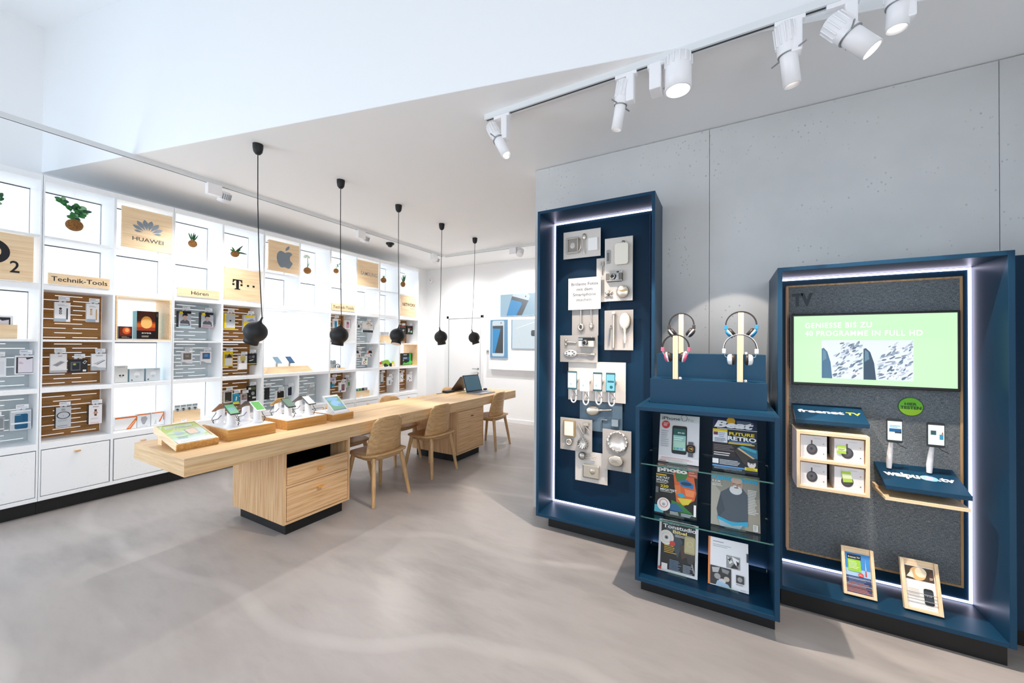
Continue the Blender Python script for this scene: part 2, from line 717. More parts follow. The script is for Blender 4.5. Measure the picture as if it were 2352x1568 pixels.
def pic_wide(m, w, h):
    m.rect(.004, w - .004, .004, h - .004, .0205, SKY2)
    m.poly([(w * .18, .004), (w * .62, .004), (w * .80, h * .66), (w * .34, h * .90)], .021, PHG)
    m.poly([(w * .18, .004), (w * .46, .004), (w * .62, h * .52), (w * .60, h * .60), (w * .32, h * .74)], .0215, CYAN)
    m.poly([(w * .34, h * .90), (w * .80, h * .66), (w * .84, h * .86), (w * .78, h - .006), (w * .38, h - .006)], .0212, PHW)
    m.disc(w * .72, h * .85, .014, .014, .022, PHG)


def pic_white(m, w, h):
    m.rect(.004, w - .004, .004, h - .004, .0205, PHW)
    m.rect(.004, .02, .004, h - .004, .021, SKY)
    pts = [(w * .18, h * .70), (w * .12, h * .62), (w * .30, h * .04)]
    for (a, c) in ((pts[0], pts[1]), (pts[1], pts[2]), ((w * .8, h * .95), pts[0])):
        m.poly([(a[0], a[1]), (c[0], c[1]), (c[0] + .006, c[1] - .004), (a[0] + .006, a[1] - .004)], .0212, ink('b4bcc2'))
    m.rrect(w * .58, w * .78, h * .42, h * .62, .03, .0212, PHG)


lightbox('backlit_picture', -3.69, -2.95, 1.985, 2.39, pic_wide, 'wide pale blue backlit picture of a tilted phone, topmost on the far wall')
lightbox('backlit_picture', -3.91, -3.523, 1.20, 1.925, pic_tall, 'upright blue backlit picture of an upright phone beside the white door')
lightbox('backlit_picture', -3.45, -2.75, 1.385, 1.921, pic_white, 'white backlit picture of the back of a white phone')

sw = thing('wall_switch', 'small white double switch plate on the wall between door and blue phone picture', 'switch', (-4.014, YF, 1.27))
MB((-4.014, YF, 1.27)).box(-4.054, -3.974, YF - .01, YF, 1.27, 1.35, mat('switch_grey', 'c9c9c9', 0.4)).build('plate', sw, bevel=.002)
MB((-4.014, YF, 1.27)).box(-4.04, -3.988, YF - .014, YF - .01, 1.30, 1.338, mat('switch_dark', '9a9a96', 0.4)).build('rocker', sw)
sn = thing('motion_sensor', 'small white round motion sensor high on the far wall beside the shelves', 'sensor', (-5.44, YF, 2.80))
MB((-5.44, YF, 2.80)).lathe([(.05, 0), (.055, -.02), (.04, -.045), (.004, -.05)], GLOSSW, (-5.44, YF, 2.80), axis='y').build('housing', sn)
MB((-5.44, YF, 2.80)).lathe([(.012, -.046), (.012, -.053)], mat('sensor_grey', '8d9092', .3), (-5.44, YF, 2.80), axis='y', n=12).build('lens', sn)

# ---------------------------------------------------------------- ceiling tracks and lamps
TRW = mat('track_white', 'e3e5e6', 0.4)
SLOTD = mat('track_slot', '3a4246', 0.5)


def track(name, x0, x1, y0, y1, label):
    c = ((x0 + x1) / 2, (y0 + y1) / 2, ZC)
    o = thing(name, label, 'lighting track', c)
    MB(c).box(x0, x1, y0, y1, ZC - .036, ZC, TRW).build('rail', o)
    alongx = (x1 - x0) > (y1 - y0)
    m = MB(c)
    if alongx:
        m.box(x0 + .01, x1 - .01, (y0 + y1) / 2 - .006, (y0 + y1) / 2 + .006, ZC - .0368, ZC - .03, SLOTD)
    else:
        m.box((x0 + x1) / 2 - .006, (x0 + x1) / 2 + .006, y0 + .01, y1 - .01, ZC - .0368, ZC - .03, SLOTD)
    m.build('slot', o)
    return o


track('ceiling_track', -4.378, -4.342, -1.8, 5.28, 'long white ceiling track running above the front of the white shelving')
track('ceiling_track', -1.45, 1.38, 2.182, 2.218, 'white ceiling track with spotlights in front of the concrete wall')
track('ceiling_track', -4.34, -1.6, 5.30, 5.336, 'white ceiling track running across in front of the far white wall')

TY = 2.2


def spotlight(label, x, mode, p_top, p_bot, r_back, r_front, lit, energy=0, aim=None, deg=34):
    """gear box under the track, fork, finned body and snoot from p_top to p_bot"""
    org = Vector((x, TY, ZC - .036))
    o = thing('track_spotlight', label, 'spotlight', org, group='spotlights on the track by the concrete wall')
    a, c = Vector(p_top) - org, Vector(p_bot) - org
    d = (c - a).normalized()
    L = (c - a).length
    mid = a + d * L * .48
    m = MB()
    m.box(-.045, .075, -.018, .018, -.022, 0, GLOSSW)
    m.build('adapter', o, bevel=.003)
    m = MB()
    if mode == 'side':
        m.box(.018, .062, -.028, .028, -.17, -.018, GLOSSW)
    else:
        m.box(-.03, .03, -.05, .05, -.16, -.018, GLOSSW)
    m.build('gear_box', o, bevel=.006)
    q = d.to_track_quat('Z', 'Y').to_matrix().to_4x4()
    q.translation = a
    m = MB(M=q)
    m.lathe([(r_back * .55, 0), (r_back, .012), (r_back, L * .5)], GLOSSW, n=28)
    for k in range(14):
        t = 2 * PI * k / 14
        cx, cy = (r_back + .002) * math.cos(t), (r_back + .002) * math.sin(t)
        m.tube([(cx, cy, .016), (cx, cy, L * .36)], .0035, GLOSSW, n=6)
    m.build('heat_sink', o)
    m = MB(M=q)
    rf = r_front
    m.lathe([(rf, L * .5), (rf, L), (rf * .88, L), (rf * .86, L * .86)], GLOSSW, n=28)
    m.build('snoot', o)
    m = MB(M=q)
    m.lathe([(.002, L * .90), (rf * .86, L * .9)], LAMPON if lit else LAMPDIM, n=24)
    m.build('lens', o)
    if mode != 'wash':
        m = MB(M=q)
        m.lathe([(rf + .006, L * .49), (rf + .006, L * .515), (rf, L * .515), (rf, L * .49)], STEEL, n=28)
        m.tube([(-rf - .055, 0, L * .5), (-rf, 0, L * .5)], .004, STEEL)
        m.tube([(rf, 0, L * .5), (rf + .055, 0, L * .5)], .004, STEEL)
        m.build('ring_clamp', o)
    m = MB()
    m.tube([mid + Vector((.03, 0, .02)), Vector((.04, 0, -.165 if mode == 'side' else -.15))], .007, STEEL)
    m.build('pivot', o)
    if energy:
        spot('spot_beam', org + a + d * (L * .93), aim, energy, deg, 0.12, parent=o, r=.012)
    return o


spotlight('white spotlight at the very end of the track, tilted towards the shelving', -1.33, 'side', (-1.405, TY - .01, 2.952), (-1.268, TY - .02, 2.705), .035, .033, False, SPOT_W * .42, (-.95, 2.95, 1.5), 38)
spotlight('slim white spotlight with ring clamp hanging nearly upright above the tall navy case', -.512, 'side', (-.505, TY, 2.965), (-.556, TY + .02, 2.70), .038, .03, False, SPOT_W * .34, (-1.0, 2.95, .85), 38)
spotlight('fat finned white lamp glowing brightly on the track', -.335, 'wash', (-.225, TY, 3.0), (-.225, TY, 2.812), .067, .067, True, SPOT_W * 1.45, (-.4, 1.45, 0), 93)
spotlight('white spotlight with ring clamp and long snoot above the headphone display', .245, 'side', (.24, TY, 2.985), (.275, TY + .03, 2.695), .044, .036, False, SPOT_W * .3, (.0, 2.9, 1.25), 40)
spotlight('white spotlight on the track tilted furthest sideways with its mouth open', .44, 'side', (.405, TY, 2.93), (.552, TY - .01, 2.735), .047, .042, True, SPOT_W * .6, (.95, 2.8, 1.1), 38)
spotlight('white spotlight cut off by the top edge of the picture', .625, 'side', (.645, TY, 3.0), (.632, TY, 2.80), .046, .038, False, SPOT_W * .5, (.60, 2.85, .8), 36)


def washer(label, y, aim, pw=.44):
    org = Vector((-4.36, y, ZC - .036))
    o = thing('wall_washer', label, 'spotlight', org, group='wall washers on the shelving track')
    MB().box(-.03, .03, -.10, .02, -.105, 0, GLOSSW).build('gear_box', o, bevel=.004)
    m = MB(M=Matrix.Translation((-.05, .07, -.075)) @ Matrix.Rotation(math.radians(28), 4, 'Y'))
    m.lathe([(.045, .05), (.055, .045), (.055, -.05), (.05, -.05), (.048, -.03)], GLOSSW, n=24)
    m.build('lamp_head', o)
    m = MB(M=Matrix.Translation((-.05, .07, -.075)) @ Matrix.Rotation(math.radians(28), 4, 'Y'))
    for k in range(-3, 4):
        s_ = math.sqrt(max(.055 ** 2 - (k * .015) ** 2, 0))
        m.box(s_ - .002, s_ + .004, k * .015 - .0035, k * .015 + .0035, -.012, .042, mat('fin_grey', '9aa4ab', .5))
    m.build('cooling_fin', o)
    m = MB(M=Matrix.Translation((-.05, .07, -.075)) @ Matrix.Rotation(math.radians(28), 4, 'Y'))
    m.lathe([(.002, -.035), (.048, -.035)], LAMPON, n=20)
    m.build('lens', o)
    m = MB()
    m.tube([(-.0, .0, -.06), (-.03, .05, -.07)], .012, GLOSSW)
    m.build('arm', o)
    spot('wash_beam', org + Vector((-.08, .07, -.13)), aim, SPOT_W * pw, 130, .9, color=(1, .985, .97), parent=o, r=.04)


washer('white box lamp with louvres on the shelving track, nearest one, above the petal board', 1.86, (-4.8, 1.95, .3))
washer('white box lamp on the shelving track above the pale grey lettered board', 3.58, (-4.8, 3.6, .3))
washer('tiny white lamp at the far end of the shelving track near the wall corner', 5.08, (-4.5, YF, .9), .55)
fo = Vector((-2.92, 5.318, ZC - .036))
o = thing('wall_washer', 'white box lamp on the far cross track above the backlit pictures', 'spotlight', fo, group='wall washers on the shelving track')
MB().box(-.10, .02, -.03, .03, -.10, 0, GLOSSW).build('gear_box', o, bevel=.004)
MB(M=Matrix.Translation((.07, .03, -.075)) @ Matrix.Rotation(math.radians(-30), 4, 'X')).lathe([(.045, .05), (.055, .045), (.055, -.05), (.05, -.05)], GLOSSW, n=24).build('lamp_head', o)
MB(M=Matrix.Translation((.07, .03, -.075)) @ Matrix.Rotation(math.radians(-30), 4, 'X')).lathe([(.002, -.045), (.05, -.045)], LAMPON, n=20).build('lens', o)
spot('wash_beam', fo + Vector((.07, .07, -.13)), (-3.3, YF, 1.3), SPOT_W * 1.45, 120, .8, color=(1, .985, .97), parent=o, r=.04)

dc = thing('dome_camera', 'small black dome camera under the ceiling near the shelving', 'camera', (-4.585, 4.274, ZC))
MB().lathe([(.062, 0), (.062, -.018), (.05, -.03)], BLACK, n=24).build('base', dc)
MB().lathe([(.042, -.028), (.036, -.05), (.018, -.064), (.002, -.067)], mat('dome_black', '15171a', .1), n=24).build('dome', dc)

# black pendants in a row above the long table
PEND = [(1.652, 1.540, -24, 10), (2.402, 1.535, -9, 4), (3.150, 1.548, 4, 16), (3.908, 1.548, 2, -10), (4.665, 1.556, 16, -8)]
PLAB = ['black globe pendant with white-lined mouth, first in the row, before the oak slats',
        'black globe pendant second along the table, in front of the phone case packs',
        'black globe pendant third along the table, showing its glowing white mouth',
        'black globe pendant fourth along the table, in front of the plain white wall',
        'black globe pendant furthest along the table, in front of the white door']
MATBLK = mat('matt_black', '101114', 0.55)
for (y, z, tx, ty), lab in zip(PEND, PLAB):
    o = thing('pendant_lamp', lab, 'pendant lamp', (-3.25, y, ZC), group='black globe pendants above the table')
    MB().lathe([(.037, 0), (.036, -.03), (.031, -.06), (.018, -.078), (.006, -.082)], MATBLK, n=24).build('ceiling_rose', o)
    M = Matrix.Translation((0, 0, z - ZC)) @ Matrix.Rotation(math.radians(tx * -1), 4, 'Y') @ Matrix.Rotation(math.radians(ty * -1), 4, 'X')
    top = M @ Vector((0, 0, .125))
    m = MB()
    pts = [(0, 0, -.08)] + [(top.x * t * t, top.y * t * t, -.08 + (top.z + .08) * t) for t in (.3, .6, .8, .9, .95, 1)]
    m.tube(pts, .0035, MATBLK, n=6)
    m.build('cord', o)
    m = MB(M=M)
    prof = [(.006, .128), (.008, .10), (.012, .089), (.022, .079)]
    prof += [(.084 * math.cos(t), .08 * math.sin(t)) for t in [math.radians(a) for a in (62, 50, 38, 26, 14, 2, -10, -22, -34, -44)]]
    prof += [(.0535, -.060), (.0525, -.075), (.0545, -.098), (.050, -.098), (.046, -.075), (.044, -.05)]
    m.lathe(prof, MATBLK, n=32)
    m.build('shade', o)
    m = MB(M=M)
    m.lathe([(.0495, -.0975), (.047, -.080), (.040, -.06)], mat('shade_lining', 'f3ece2', .5), n=32)
    m.build('lining', o)
    m = MB(M=M)
    m.lathe([(.002, -.066), (.040, -.066)], LAMPON, n=24)
    m.build('bulb', o)
    c = Vector((-3.25, y, z))
    dirv = (M.to_3x3() @ Vector((0, 0, -1)))
    spot('pendant_beam', c + dirv * .085, c + dirv, 112, 130, .6, color=(1, .95, .88), parent=o, r=.03)

# ---------------------------------------------------------------- shelving along the left wall
XF, XBK = -5.0, -5.36
YB_ = [-.02, .43, .868, 1.305, 1.742, 2.188, 2.632, 3.088, 3.545, 3.995, 4.448, 4.893, 5.366]
ROWS = [(2.344, 2.80), (1.94, 2.325), (1.47, 1.89), (1.058, 1.451), (.596, 1.02)]
GREYP = mat('grey_slat_panel', 'c3cccf', 0.45)
DGAP = mat('shadow_gap', '20282c', 0.6)
# w oak slats, g grey slats, o oak lined niche, blank = backlit
CELLS = {1: ['', '', '', 'g', 'g'], 2: ['', '', 'w', 'w', 'w'], 3: ['', '', 'o', '', ''], 4: ['', '', 'g', 'g', ''],
         5: ['', '', 'w', 'w', 'w'], 6: ['', '', 'B', 'B', 'g'], 7: ['', '', 'B', 'B', 'g'], 8: ['', '', 'w', '', 'w'],
         9: ['', '', 'g', 'g', ''], 10: ['', '', '', '', 'w'], 11: ['', '', 'w', 'o', 'w'], 0: ['', '', '', 'g', 'g']}
ULAB = ['white backlit shelving bay cut by the edge of the picture, with grey slat panels',
        'white backlit shelving bay with the big-leafed plant and three spotted oak slat panels',
        'white backlit shelving bay with the aloe plant, above the near end of the table',
        'white backlit shelving bay with one wide bright niche for two small phones',
        'white backlit shelving bay with the tray and watch, behind the table middle',
        'white backlit shelving bay furthest along the wall, next to the white door wall']
UNITS = []


def slat_panel(y0, y1, z0, z1, m, mtl, org):
    X0, X1 = -5.30, -5.288
    n = 10
    p = (z1 - z0) / n
    w = y1 - y0
    zz = z0
    pat = [[(.0, .45), (.55, .95)], [(.28, .70)]]
    for i in range(n):
        zc = z0 + p * (i + .5)
        m.box(X0, X1, y0, y1, zz, zc - .003, mtl)
        prev = 0
        for a, b in pat[i % 2]:
            if a > prev:
                m.box(X0, X1, y0 + w * prev, y0 + w * a, zc - .003, zc + .003, mtl)
            prev = b
        m.box(X0, X1, y0 + w * prev, y1, zc - .003, zc + .003, mtl)
        zz = zc + .003
    m.box(X0, X1, y0, y1, zz, z1, mtl)


for ui in range(6):
    ys = YB_[2 * ui:2 * ui + 3]
    org = (XF, ys[0], 0)
    u = thing('shelving_bay', ULAB[ui], 'shelving', org, group='white shelving bays')
    UNITS.append(u)
    t = .011
    m = MB(org)
    e = .0125
    big = ui == 3
    m.box(XBK, XF, ys[0] + .0015, ys[0] + e, .12, 2.853, SHELFW)
    m.box(XBK, XF, ys[2] - e, ys[2] - .0015, .12, 2.853, SHELFW)
    if big:
        m.box(XBK, XF, ys[1] - .009, ys[1] + .009, .12, 1.058, SHELFW)
        m.box(XBK, XF, ys[1] - .009, ys[1] + .009, 1.89, 2.853, SHELFW)
    else:
        m.box(XBK, XF, ys[1] - .009, ys[1] + .009, .12, 2.853, SHELFW)
    for z0, z1 in ((.12, .152), (.545, .596), (1.02, 1.058), (1.451, 1.47), (1.89, 1.94), (2.325, 2.344), (2.80, 2.853)):
        if big and z0 == 1.451:
            continue
        m.box(XBK, XF - .001, ys[0] + .002, ys[2] - .002, z0, z1, SHELFW)
    m.box(XBK - .012, XBK, ys[0] + .0015, ys[2] - .0015, .12, 2.853, SHELFW)
    m.build('frame', u, bevel=.0015)
    m = MB(org)
    m.box(XBK, XF - .06, ys[0] + .001, ys[2] - .001, 0, .12, PLINTH)
    m.build('plinth', u)
    for k in (0, 1):
        a, b_ = ys[k], ys[k + 1]
        ia, ib = a + .0135, b_ - .0135
        col = 2 * ui + k
        for ri, (z0, z1) in enumerate(ROWS):
            c = CELLS[col][ri]
            m = MB(org)
            if c == 'B':
                if ri == 3 or k == 1:
                    continue
                m.box(XBK, XBK + .012, ys[0] + .02, ys[2] - .02, 1.062, 1.878, LIT)
            else:
                m.box(XBK, XBK + .012, ia + .004, ib - .004, z0 + .004, z1 - .010, LITS if c in ('w', 'g') else LIT)
                if not c:
                    m.box(XBK, XBK + .0105, ia + .003, ib - .001, z1 - .0095, z1 - .003, DGAP)  # shade in the gap above the panel, painted as a dark strip
                    m.box(XBK, XBK + .0105, ib - .0035, ib - .0012, z0 + .004, z1 - .0095, GREYP)
            m.build('light_panel', u)
            if c in ('w', 'g'):
                m = MB(org)
                mm = SLAT_OAK_Y if c == 'w' else GREYP
                slat_panel(ia, ib, z0, z1, m, mm, org)
                m.build('slat_panel', u)
            if c == 'o':
                m = MB(org)
                q = .012
                m.box(XBK + .013, XF - .002, ia, ia + q, z0, z1, PY_)
                m.box(XBK + .013, XF - .002, ib - q, ib, z0, z1, PY_)
                m.box(XBK + .013, XF - .002, ia + q, ib - q, z0, z0 + q, PY_)
                m.box(XBK + .013, XF - .002, ia + q, ib - q, z1 - q, z1, PY_)
                m.build('oak_liner', u)
        # drawer front below
        m = MB(org)
        m.box(XF - .02, XF - .001, a + .016, b_ - .016, .158, .538, SHELFW)
        d = m.build('drawer', u, bevel=.002)
        m = MB(org)
        m.box(XF - .024, XF - .021, a + .011, b_ - .011, .152, .545, DGAP)
        m.build('drawer_gap', u)
        yc = (a + b_) / 2
        m = MB(org)
        m.box(XF - .001, XF + .026, yc - .018, yc + .018, .487, .499, OY)
        m.build('knob', d, bevel=.002)

# ---------------------------------------------------------------- signs
LAB_BLK = ink('16181c')
GREYL = mat('brushed_grey_letter', '8f9aa4', 0.3, 0.6)


def sign(name, label, x, y0, y1, z0, z1, fn, th=.018, oakm=None):
    o = thing(name, label, 'sign', (x, y0, z0), PI / 2, group='oak sign boards in the shelving')
    w, h = y1 - y0, z1 - z0
    MB().box(0, w, 0, th, 0, h, oakm or PX_).build('board', o, bevel=.001)
    m = MB()
    fn(m, w, h)
    m.build('lettering', o)
    m = MB()
    for v in (.012, h - .012):
        for u_ in ((.012, w - .012) if h > .2 else (.012,)):
            m.box(u_ - .005, u_ + .005, th, th + .03, v - .005, v + .005, STEEL)
    m.build('standoff', o)
    return o


def s_o2(m, w, h):
    m.annulus(w * .45, h * .58, .052, .098, .0008, LAB_BLK, 40, .92)
    m.text('2', w * .685, w * .815, h * .17, .095, .0008, LAB_BLK, .012)


def s_huawei(m, w, h):
    cx, cy = w * .50, h * .42
    k = .128
    for sgn in (-1, 1):
        for ang, ln, wd, off in ((12, 1.04, .155, .20), (37, 1.06, .145, .22), (61, 1.0, .125, .25), (83, .80, .085, .30)):
            a = math.radians(90 - sgn * ang)
            dx, dy = math.cos(a), math.sin(a)
            prof = [(i / 14, wd * math.sin(PI * (i / 14) ** 1.5) ** .9 if 0 < i < 14 else 0.0) for i in range(15)]
            pos = [(cx + k * ((off + (ln - off) * t) * dx - q * dy), cy + k * ((off + (ln - off) * t) * dy + q * dx)) for t, q in prof]
            neg = [(cx + k * ((off + (ln - off) * t) * dx + q * dy), cy + k * ((off + (ln - off) * t) * dy - q * dx)) for t, q in prof]
            vs_ = [(u_, -.0008, v) for u_, v in pos + neg]
            m.add(vs_, [(15 + i, 16 + i, 1 + i, i) for i in range(14)], GREYL)
    m.text('HUAWEI', w * .20, w * .82, h * .20, .038, .0008, mat('dark_grey_letter', '4b4a4a', .4), .012)


def catmull(pts, n=6):
    out = []
    k = len(pts)
    for i in range(k):
        p0, p1, p2, p3 = [Vector(pts[(i + j - 1) % k]) for j in range(4)]
        for q in range(n):
            t = q / n
            out.append(tuple(.5 * ((2 * p1) + (-p0 + p2) * t + (2 * p0 - 5 * p1 + 4 * p2 - p3) * t * t + (-p0 + 3 * p1 - 3 * p2 + p3) * t ** 3)))
    return out


def s_apple(m, w, h):
    base = [(0, .36), (.13, .42), (.28, .44), (.40, .34), (.31, .24), (.265, .10), (.30, -.04), (.42, -.14), (.36, -.30), (.23, -.47), (.10, -.46),
            (-.02, -.43), (-.14, -.47), (-.26, -.44), (-.40, -.22), (-.45, .04), (-.40, .28), (-.26, .42), (-.12, .41)]
    cx, cy, k = w * .52, h * .44, .235
    m.poly([(cx + u_ * k, cy + v * k) for u_, v in reversed(catmull(base))], .0008, GREYL)
    leaf = [(.0, .46), (.03, .60), (.15, .72), (.22, .73), (.20, .60), (.10, .49)]
    m.poly([(cx + (u_ + .02) * k, cy + (v + .03) * k) for u_, v in reversed(catmull(leaf))], .0008, GREYL)


def s_tel(m, w, h):
    cx, cy = w * .34, h * .50
    k = .115
    R = lambda a, b, c, d_: m.rect(cx + a * k, cx + b * k, cy + c * k, cy + d_ * k, .0008, LAB_BLK)
    R(-.13, .13, -.40, .42)
    R(-.44, .44, .42, .52)
    R(-.26, .26, -.50, -.40)
    for s_ in (-1, 1):
        m.poly([(cx + s_ * k * a, cy + k * b) for a, b in ((.44, .42), (.44, .16), (.38, .16), (.30, .36), (.13, .42))][::(1 if s_ < 0 else -1)], .0008, LAB_BLK)
        R(s_ * .37 - .10, s_ * .37 + .10, -.10, .10)
    R(.88, 1.08, -.10, .10)
    R(1.42, 1.62, -.10, .10)


def s_samsung(m, w, h):
    m.text('SAMSUNG', w * .13, w * .93, h * .43, .055, .0008, mat('pale_steel_letter', 'a39d98', .35, .3), .01)


def s_networx(m, w, h):
    m.text('NETWORX', w * .10, w * .92, h * .50, .055, .0008, LAB_BLK, .018)
    m.lines(w * .58, w * .88, h * .42, h * .36, 1, .006, .0008, ink('8a7a66'))


sign('brand_sign', 'big oak board with a black letter O and small 2, at the picture edge', -4.992, .442, .822, 1.942, 2.315, s_o2)
sign('brand_sign', 'oak board with a grey fan of eight petals over dark capitals', -4.990, 1.345, 1.722, 2.362, 2.748, s_huawei)
sign('brand_sign', 'oak board with a black capital T and four square dots', -4.992, 2.202, 2.589, 1.950, 2.318, s_tel)
sign('brand_sign', 'oak board with a grey bitten apple shape', -4.990, 2.678, 3.068, 2.37, 2.752, s_apple)
sign('brand_sign', 'oak board with faint steel capitals, above the phone accessory packs', -4.990, 4.008, 4.408, 2.37, 2.765, s_samsung)
sign('brand_sign', 'oak board with black capitals in the last shelving bay', -4.992, 4.915, 5.302, 1.950, 2.318, s_networx)


def s_txt(t_, u0, u1, v0, hh):
    def f(m, w, h):
        m.text(t_, w * u0, w * u1, h * v0, h * hh, .0008, LAB_BLK, .006)
    return f


sign('shelf_sign', 'oak strip lettered Technik-Tools in the bay with the big-leafed plant', -4.992, .902, 1.272, 1.942, 2.036, s_txt('Technik-Tools', .045, .955, .30, .42))
sign('shelf_sign', 'oak strip lettered Hören above the two headphone packs', -4.992, 1.775, 2.152, 1.942, 2.032, s_txt('H\u00f6ren', .31, .72, .28, .44))
sign('shelf_sign', 'oak strip lettered Technik-Tools further along, behind the second pendant', -4.992, 3.565, 3.958, 1.942, 2.044, s_txt('Technik-Tools', .05, .95, .30, .42))

# ---------------------------------------------------------------- goods on the shelves


def els(m, w, h, items, d0=.0006):
    for i, e in enumerate(items):
        d = d0 + .0004 * i
        k = e[0]
        if k == 'r':
            m.rect(e[1] * w, e[2] * w, e[3] * h, e[4] * h, d, ink(e[5]))
        elif k == 'e':
            m.disc(e[1] * w, e[2] * h, e[3] * w, e[4] * h, d, ink(e[5]), 20)
        elif k == 't':
            m.text(e[1], e[2] * w, e[3] * w, e[4] * h, e[5] * h, d, ink(e[6]), e[7] if len(e) > 7 else .008, e[8] if len(e) > 8 else 0.0)
        elif k == 'l':
            m.lines(e[1] * w, e[2] * w, e[4] * h, e[3] * h, e[5], (e[4] - e[3]) * h / e[5] * .4, d, ink(e[6]), seed=int(e[1] * 100) + e[5])
        elif k == 'p':
            m.poly([(a * w, b * h) for a, b in e[1]], d, ink(e[2]))
        elif k == 'a':
            m.annulus(e[1] * w, e[2] * h, e[3] * w, (e[3] + e[4]) * w, d, ink(e[5]), 24, e[6] if len(e) > 6 else 1)
        elif k == 'n':
            m.rrect(e[1] * w, e[2] * w, e[3] * h, e[4] * h, min(e[5] * w, (e[4] - e[3]) * h * .49), d, ink(e[6]))


def unit_of(y):
    for i in range(6):
        if YB_[2 * i] <= y <= YB_[2 * i + 2]:
            return i, (XF, YB_[2 * i], 0)


PRICE = mat('price_card', 'f2f4f6', 0.3)


def peg(y, z, xf):
    i, org = unit_of(y)
    m = MB(org)
    m.tube([(-5.288, y, z), (xf + .012, y, z), (xf + .022, y, z + .012)], .0028, STEEL, n=6)
    p = m.build('peg_hook', UNITS[i])
    m = MB(org)
    m.box(xf + .022, xf + .025, y - .030, y + .036, z + .003, z + .038, PRICE)
    m.box(xf + .0252, xf + .0255, y - .026, y + .028, z + .012, z + .016, ink('a9b3c4'))
    m.box(xf + .0252, xf + .0255, y - .026, y + .012, z + .024, z + .029, ink('8e97ad'))
    m.build('price_holder', p)


def pack(name, label, y0, y1, z0, z1, base, items, hang=True, x=-5.12, th=.028, cat='package', side=None, tagit=True, group=None, dy=0.0):
    """a flat box whose printed front faces the shop"""
    o = thing(name, label, cat, (x, y0, z0 + (0 if hang else .0006)), PI / 2, group)
    w, h = y1 - y0, z1 - z0
    m = MB()
    m.box(0, w, 0, th, 0, h, ink(side or base))
    m.rect(0, w, 0, h, .0003, ink(base))
    els(m, w, h, items)
    m.build('carton', o)
    if hang:
        m = MB()
        tb_ = mat('hang_tab', 'e6e9ea', .3)
        m.rect(w * .28, w * .5 - .005, h - .001, h + .0145, -.004, tb_, .001)
        m.rect(w * .5 + .005, w * .72, h - .001, h + .0145, -.004, tb_, .001)
        m.rect(w * .28, w * .72, h + .0145, h + .022, -.004, tb_, .001)
        m.build('hang_tab', o)
        peg((y0 + y1) / 2, z1 + .009, x)
    return o


WH, GY, BK = 'f4f3f4', 'cfd3d6', '1a1b1e'
STY = lambda c: [('r', 0, .72, 0, .16, 'aab8c4'), ('e', .36, .55, .09, .055, c), ('e', .36, .43, .09, .055, c), ('e', .36, .67, .09, .055, c), ('e', .36, .55, .04, .025, WH),
                 ('e', .36, .43, .04, .025, WH), ('r', .74, .82, .12, .70, c), ('l', .2, .8, .80, .90, 2, 'b5b5bb')]
pack('stylus_package', 'white stylus package with black pen, in the topmost oak slat niche', .965, 1.057, 1.629, 1.80, WH, STY('2b2d33'))
pack('stylus_package', 'white stylus package with gold pen, in the topmost oak slat niche', 1.156, 1.236, 1.635, 1.805, WH, STY('c99a4c'))
KEY = [('r', 0, 1, 0, .13, 'b9bfc4'), ('p', [(.12, .40), (.62, .62), (.90, .56), (.42, .32)], 'bcbcbf'), ('p', [(.2, .41), (.62, .59), (.82, .55), (.42, .36)], '9b9ba0'), ('l', .45, .75, .84, .92, 2, '8d8d92')]
pack('keyboard_package', 'white package with grey folding keyboard, beside the black watch box', .945, 1.041, 1.179, 1.345, WH, KEY)
pack('watch_package', 'black package with a square dark screen and watch, between two white packages', 1.052, 1.168, 1.175, 1.295, BK,
     [('r', .1, .62, .14, .80, '59606a'), ('r', .18, .56, .22, .72, '15202c'), ('e', .30, .62, .09, .08, 'a4ac62'), ('p', [(.72, .72), (.86, .90), (.97, .82), (.84, .62)], 'e2e4e6'), ('p', [(.76, .73), (.86, .85), (.93, .8), (.84, .67)], '20242a'), ('r', .74, .92, .06, .2, WH)])
pack('pen_package', 'white package with thin black pen over grey wave, third in its row', 1.192, 1.288, 1.187, 1.342, WH,
     [('p', [(0, 0), (1, 0), (1, .14), (.5, .18), (.2, .26), (0, .24)], 'b9c1c6'), ('p', [(.1, .40), (.80, .64), (.84, .60), (.3, .36)], 'c9c9cc'), ('p', [(.34, .36), (.92, .62), (.93, .59), (.38, .34)], '2a2c30'), ('l', .3, .8, .84, .92, 2, '9c9ca2')])
pack('bracelet_package', 'silver package with a dark oval fitness band', .982, 1.071, .693, .874, 'c4c9d0',
     [('a', .5, .60, .30, .06, '20242c', 1.25), ('e', .5, .57, .02, .02, '20242c'), ('l', .35, .65, .82, .92, 2, '3b4654'), ('l', .15, .9, .30, .40, 2, '9ba2ad'), ('l', .1, .9, .06, .12, 1, '6f7682')], side='17242c', th=.05)
pack('watch_package', 'white package with a rose gold wrist watch, dark sides', 1.181, 1.266, .691, .869, 'ece8ea',
     [('r', .42, .60, .42, .76, '3a2a2a'), ('e', .51, .58, .15, .085, 'b8795a'), ('e', .51, .58, .10, .06, 'cf9a7c'), ('l', .3, .75, .86, .92, 1, '6c5e60'), ('l', .15, .85, .25, .32, 2, 'c3b6b8'), ('l', .1, .9, .04, .10, 1, 'e0a59a')], side='17242c', th=.06)
pack('phone_case_package', 'white framed package with black edged clear phone case, in the upper grey slat niche', .756, .855, 1.178, 1.334, WH,
     [('r', .06, .96, .06, .92, '33363c'), ('r', .16, .94, .09, .89, 'e9e0e6'), ('p', [(.55, .88), (.62, .78), (.95, .86), (.95, .89)], '26292e'), ('l', .2, .45, .55, .68, 2, 'b98a98')], side='e6e9ec')
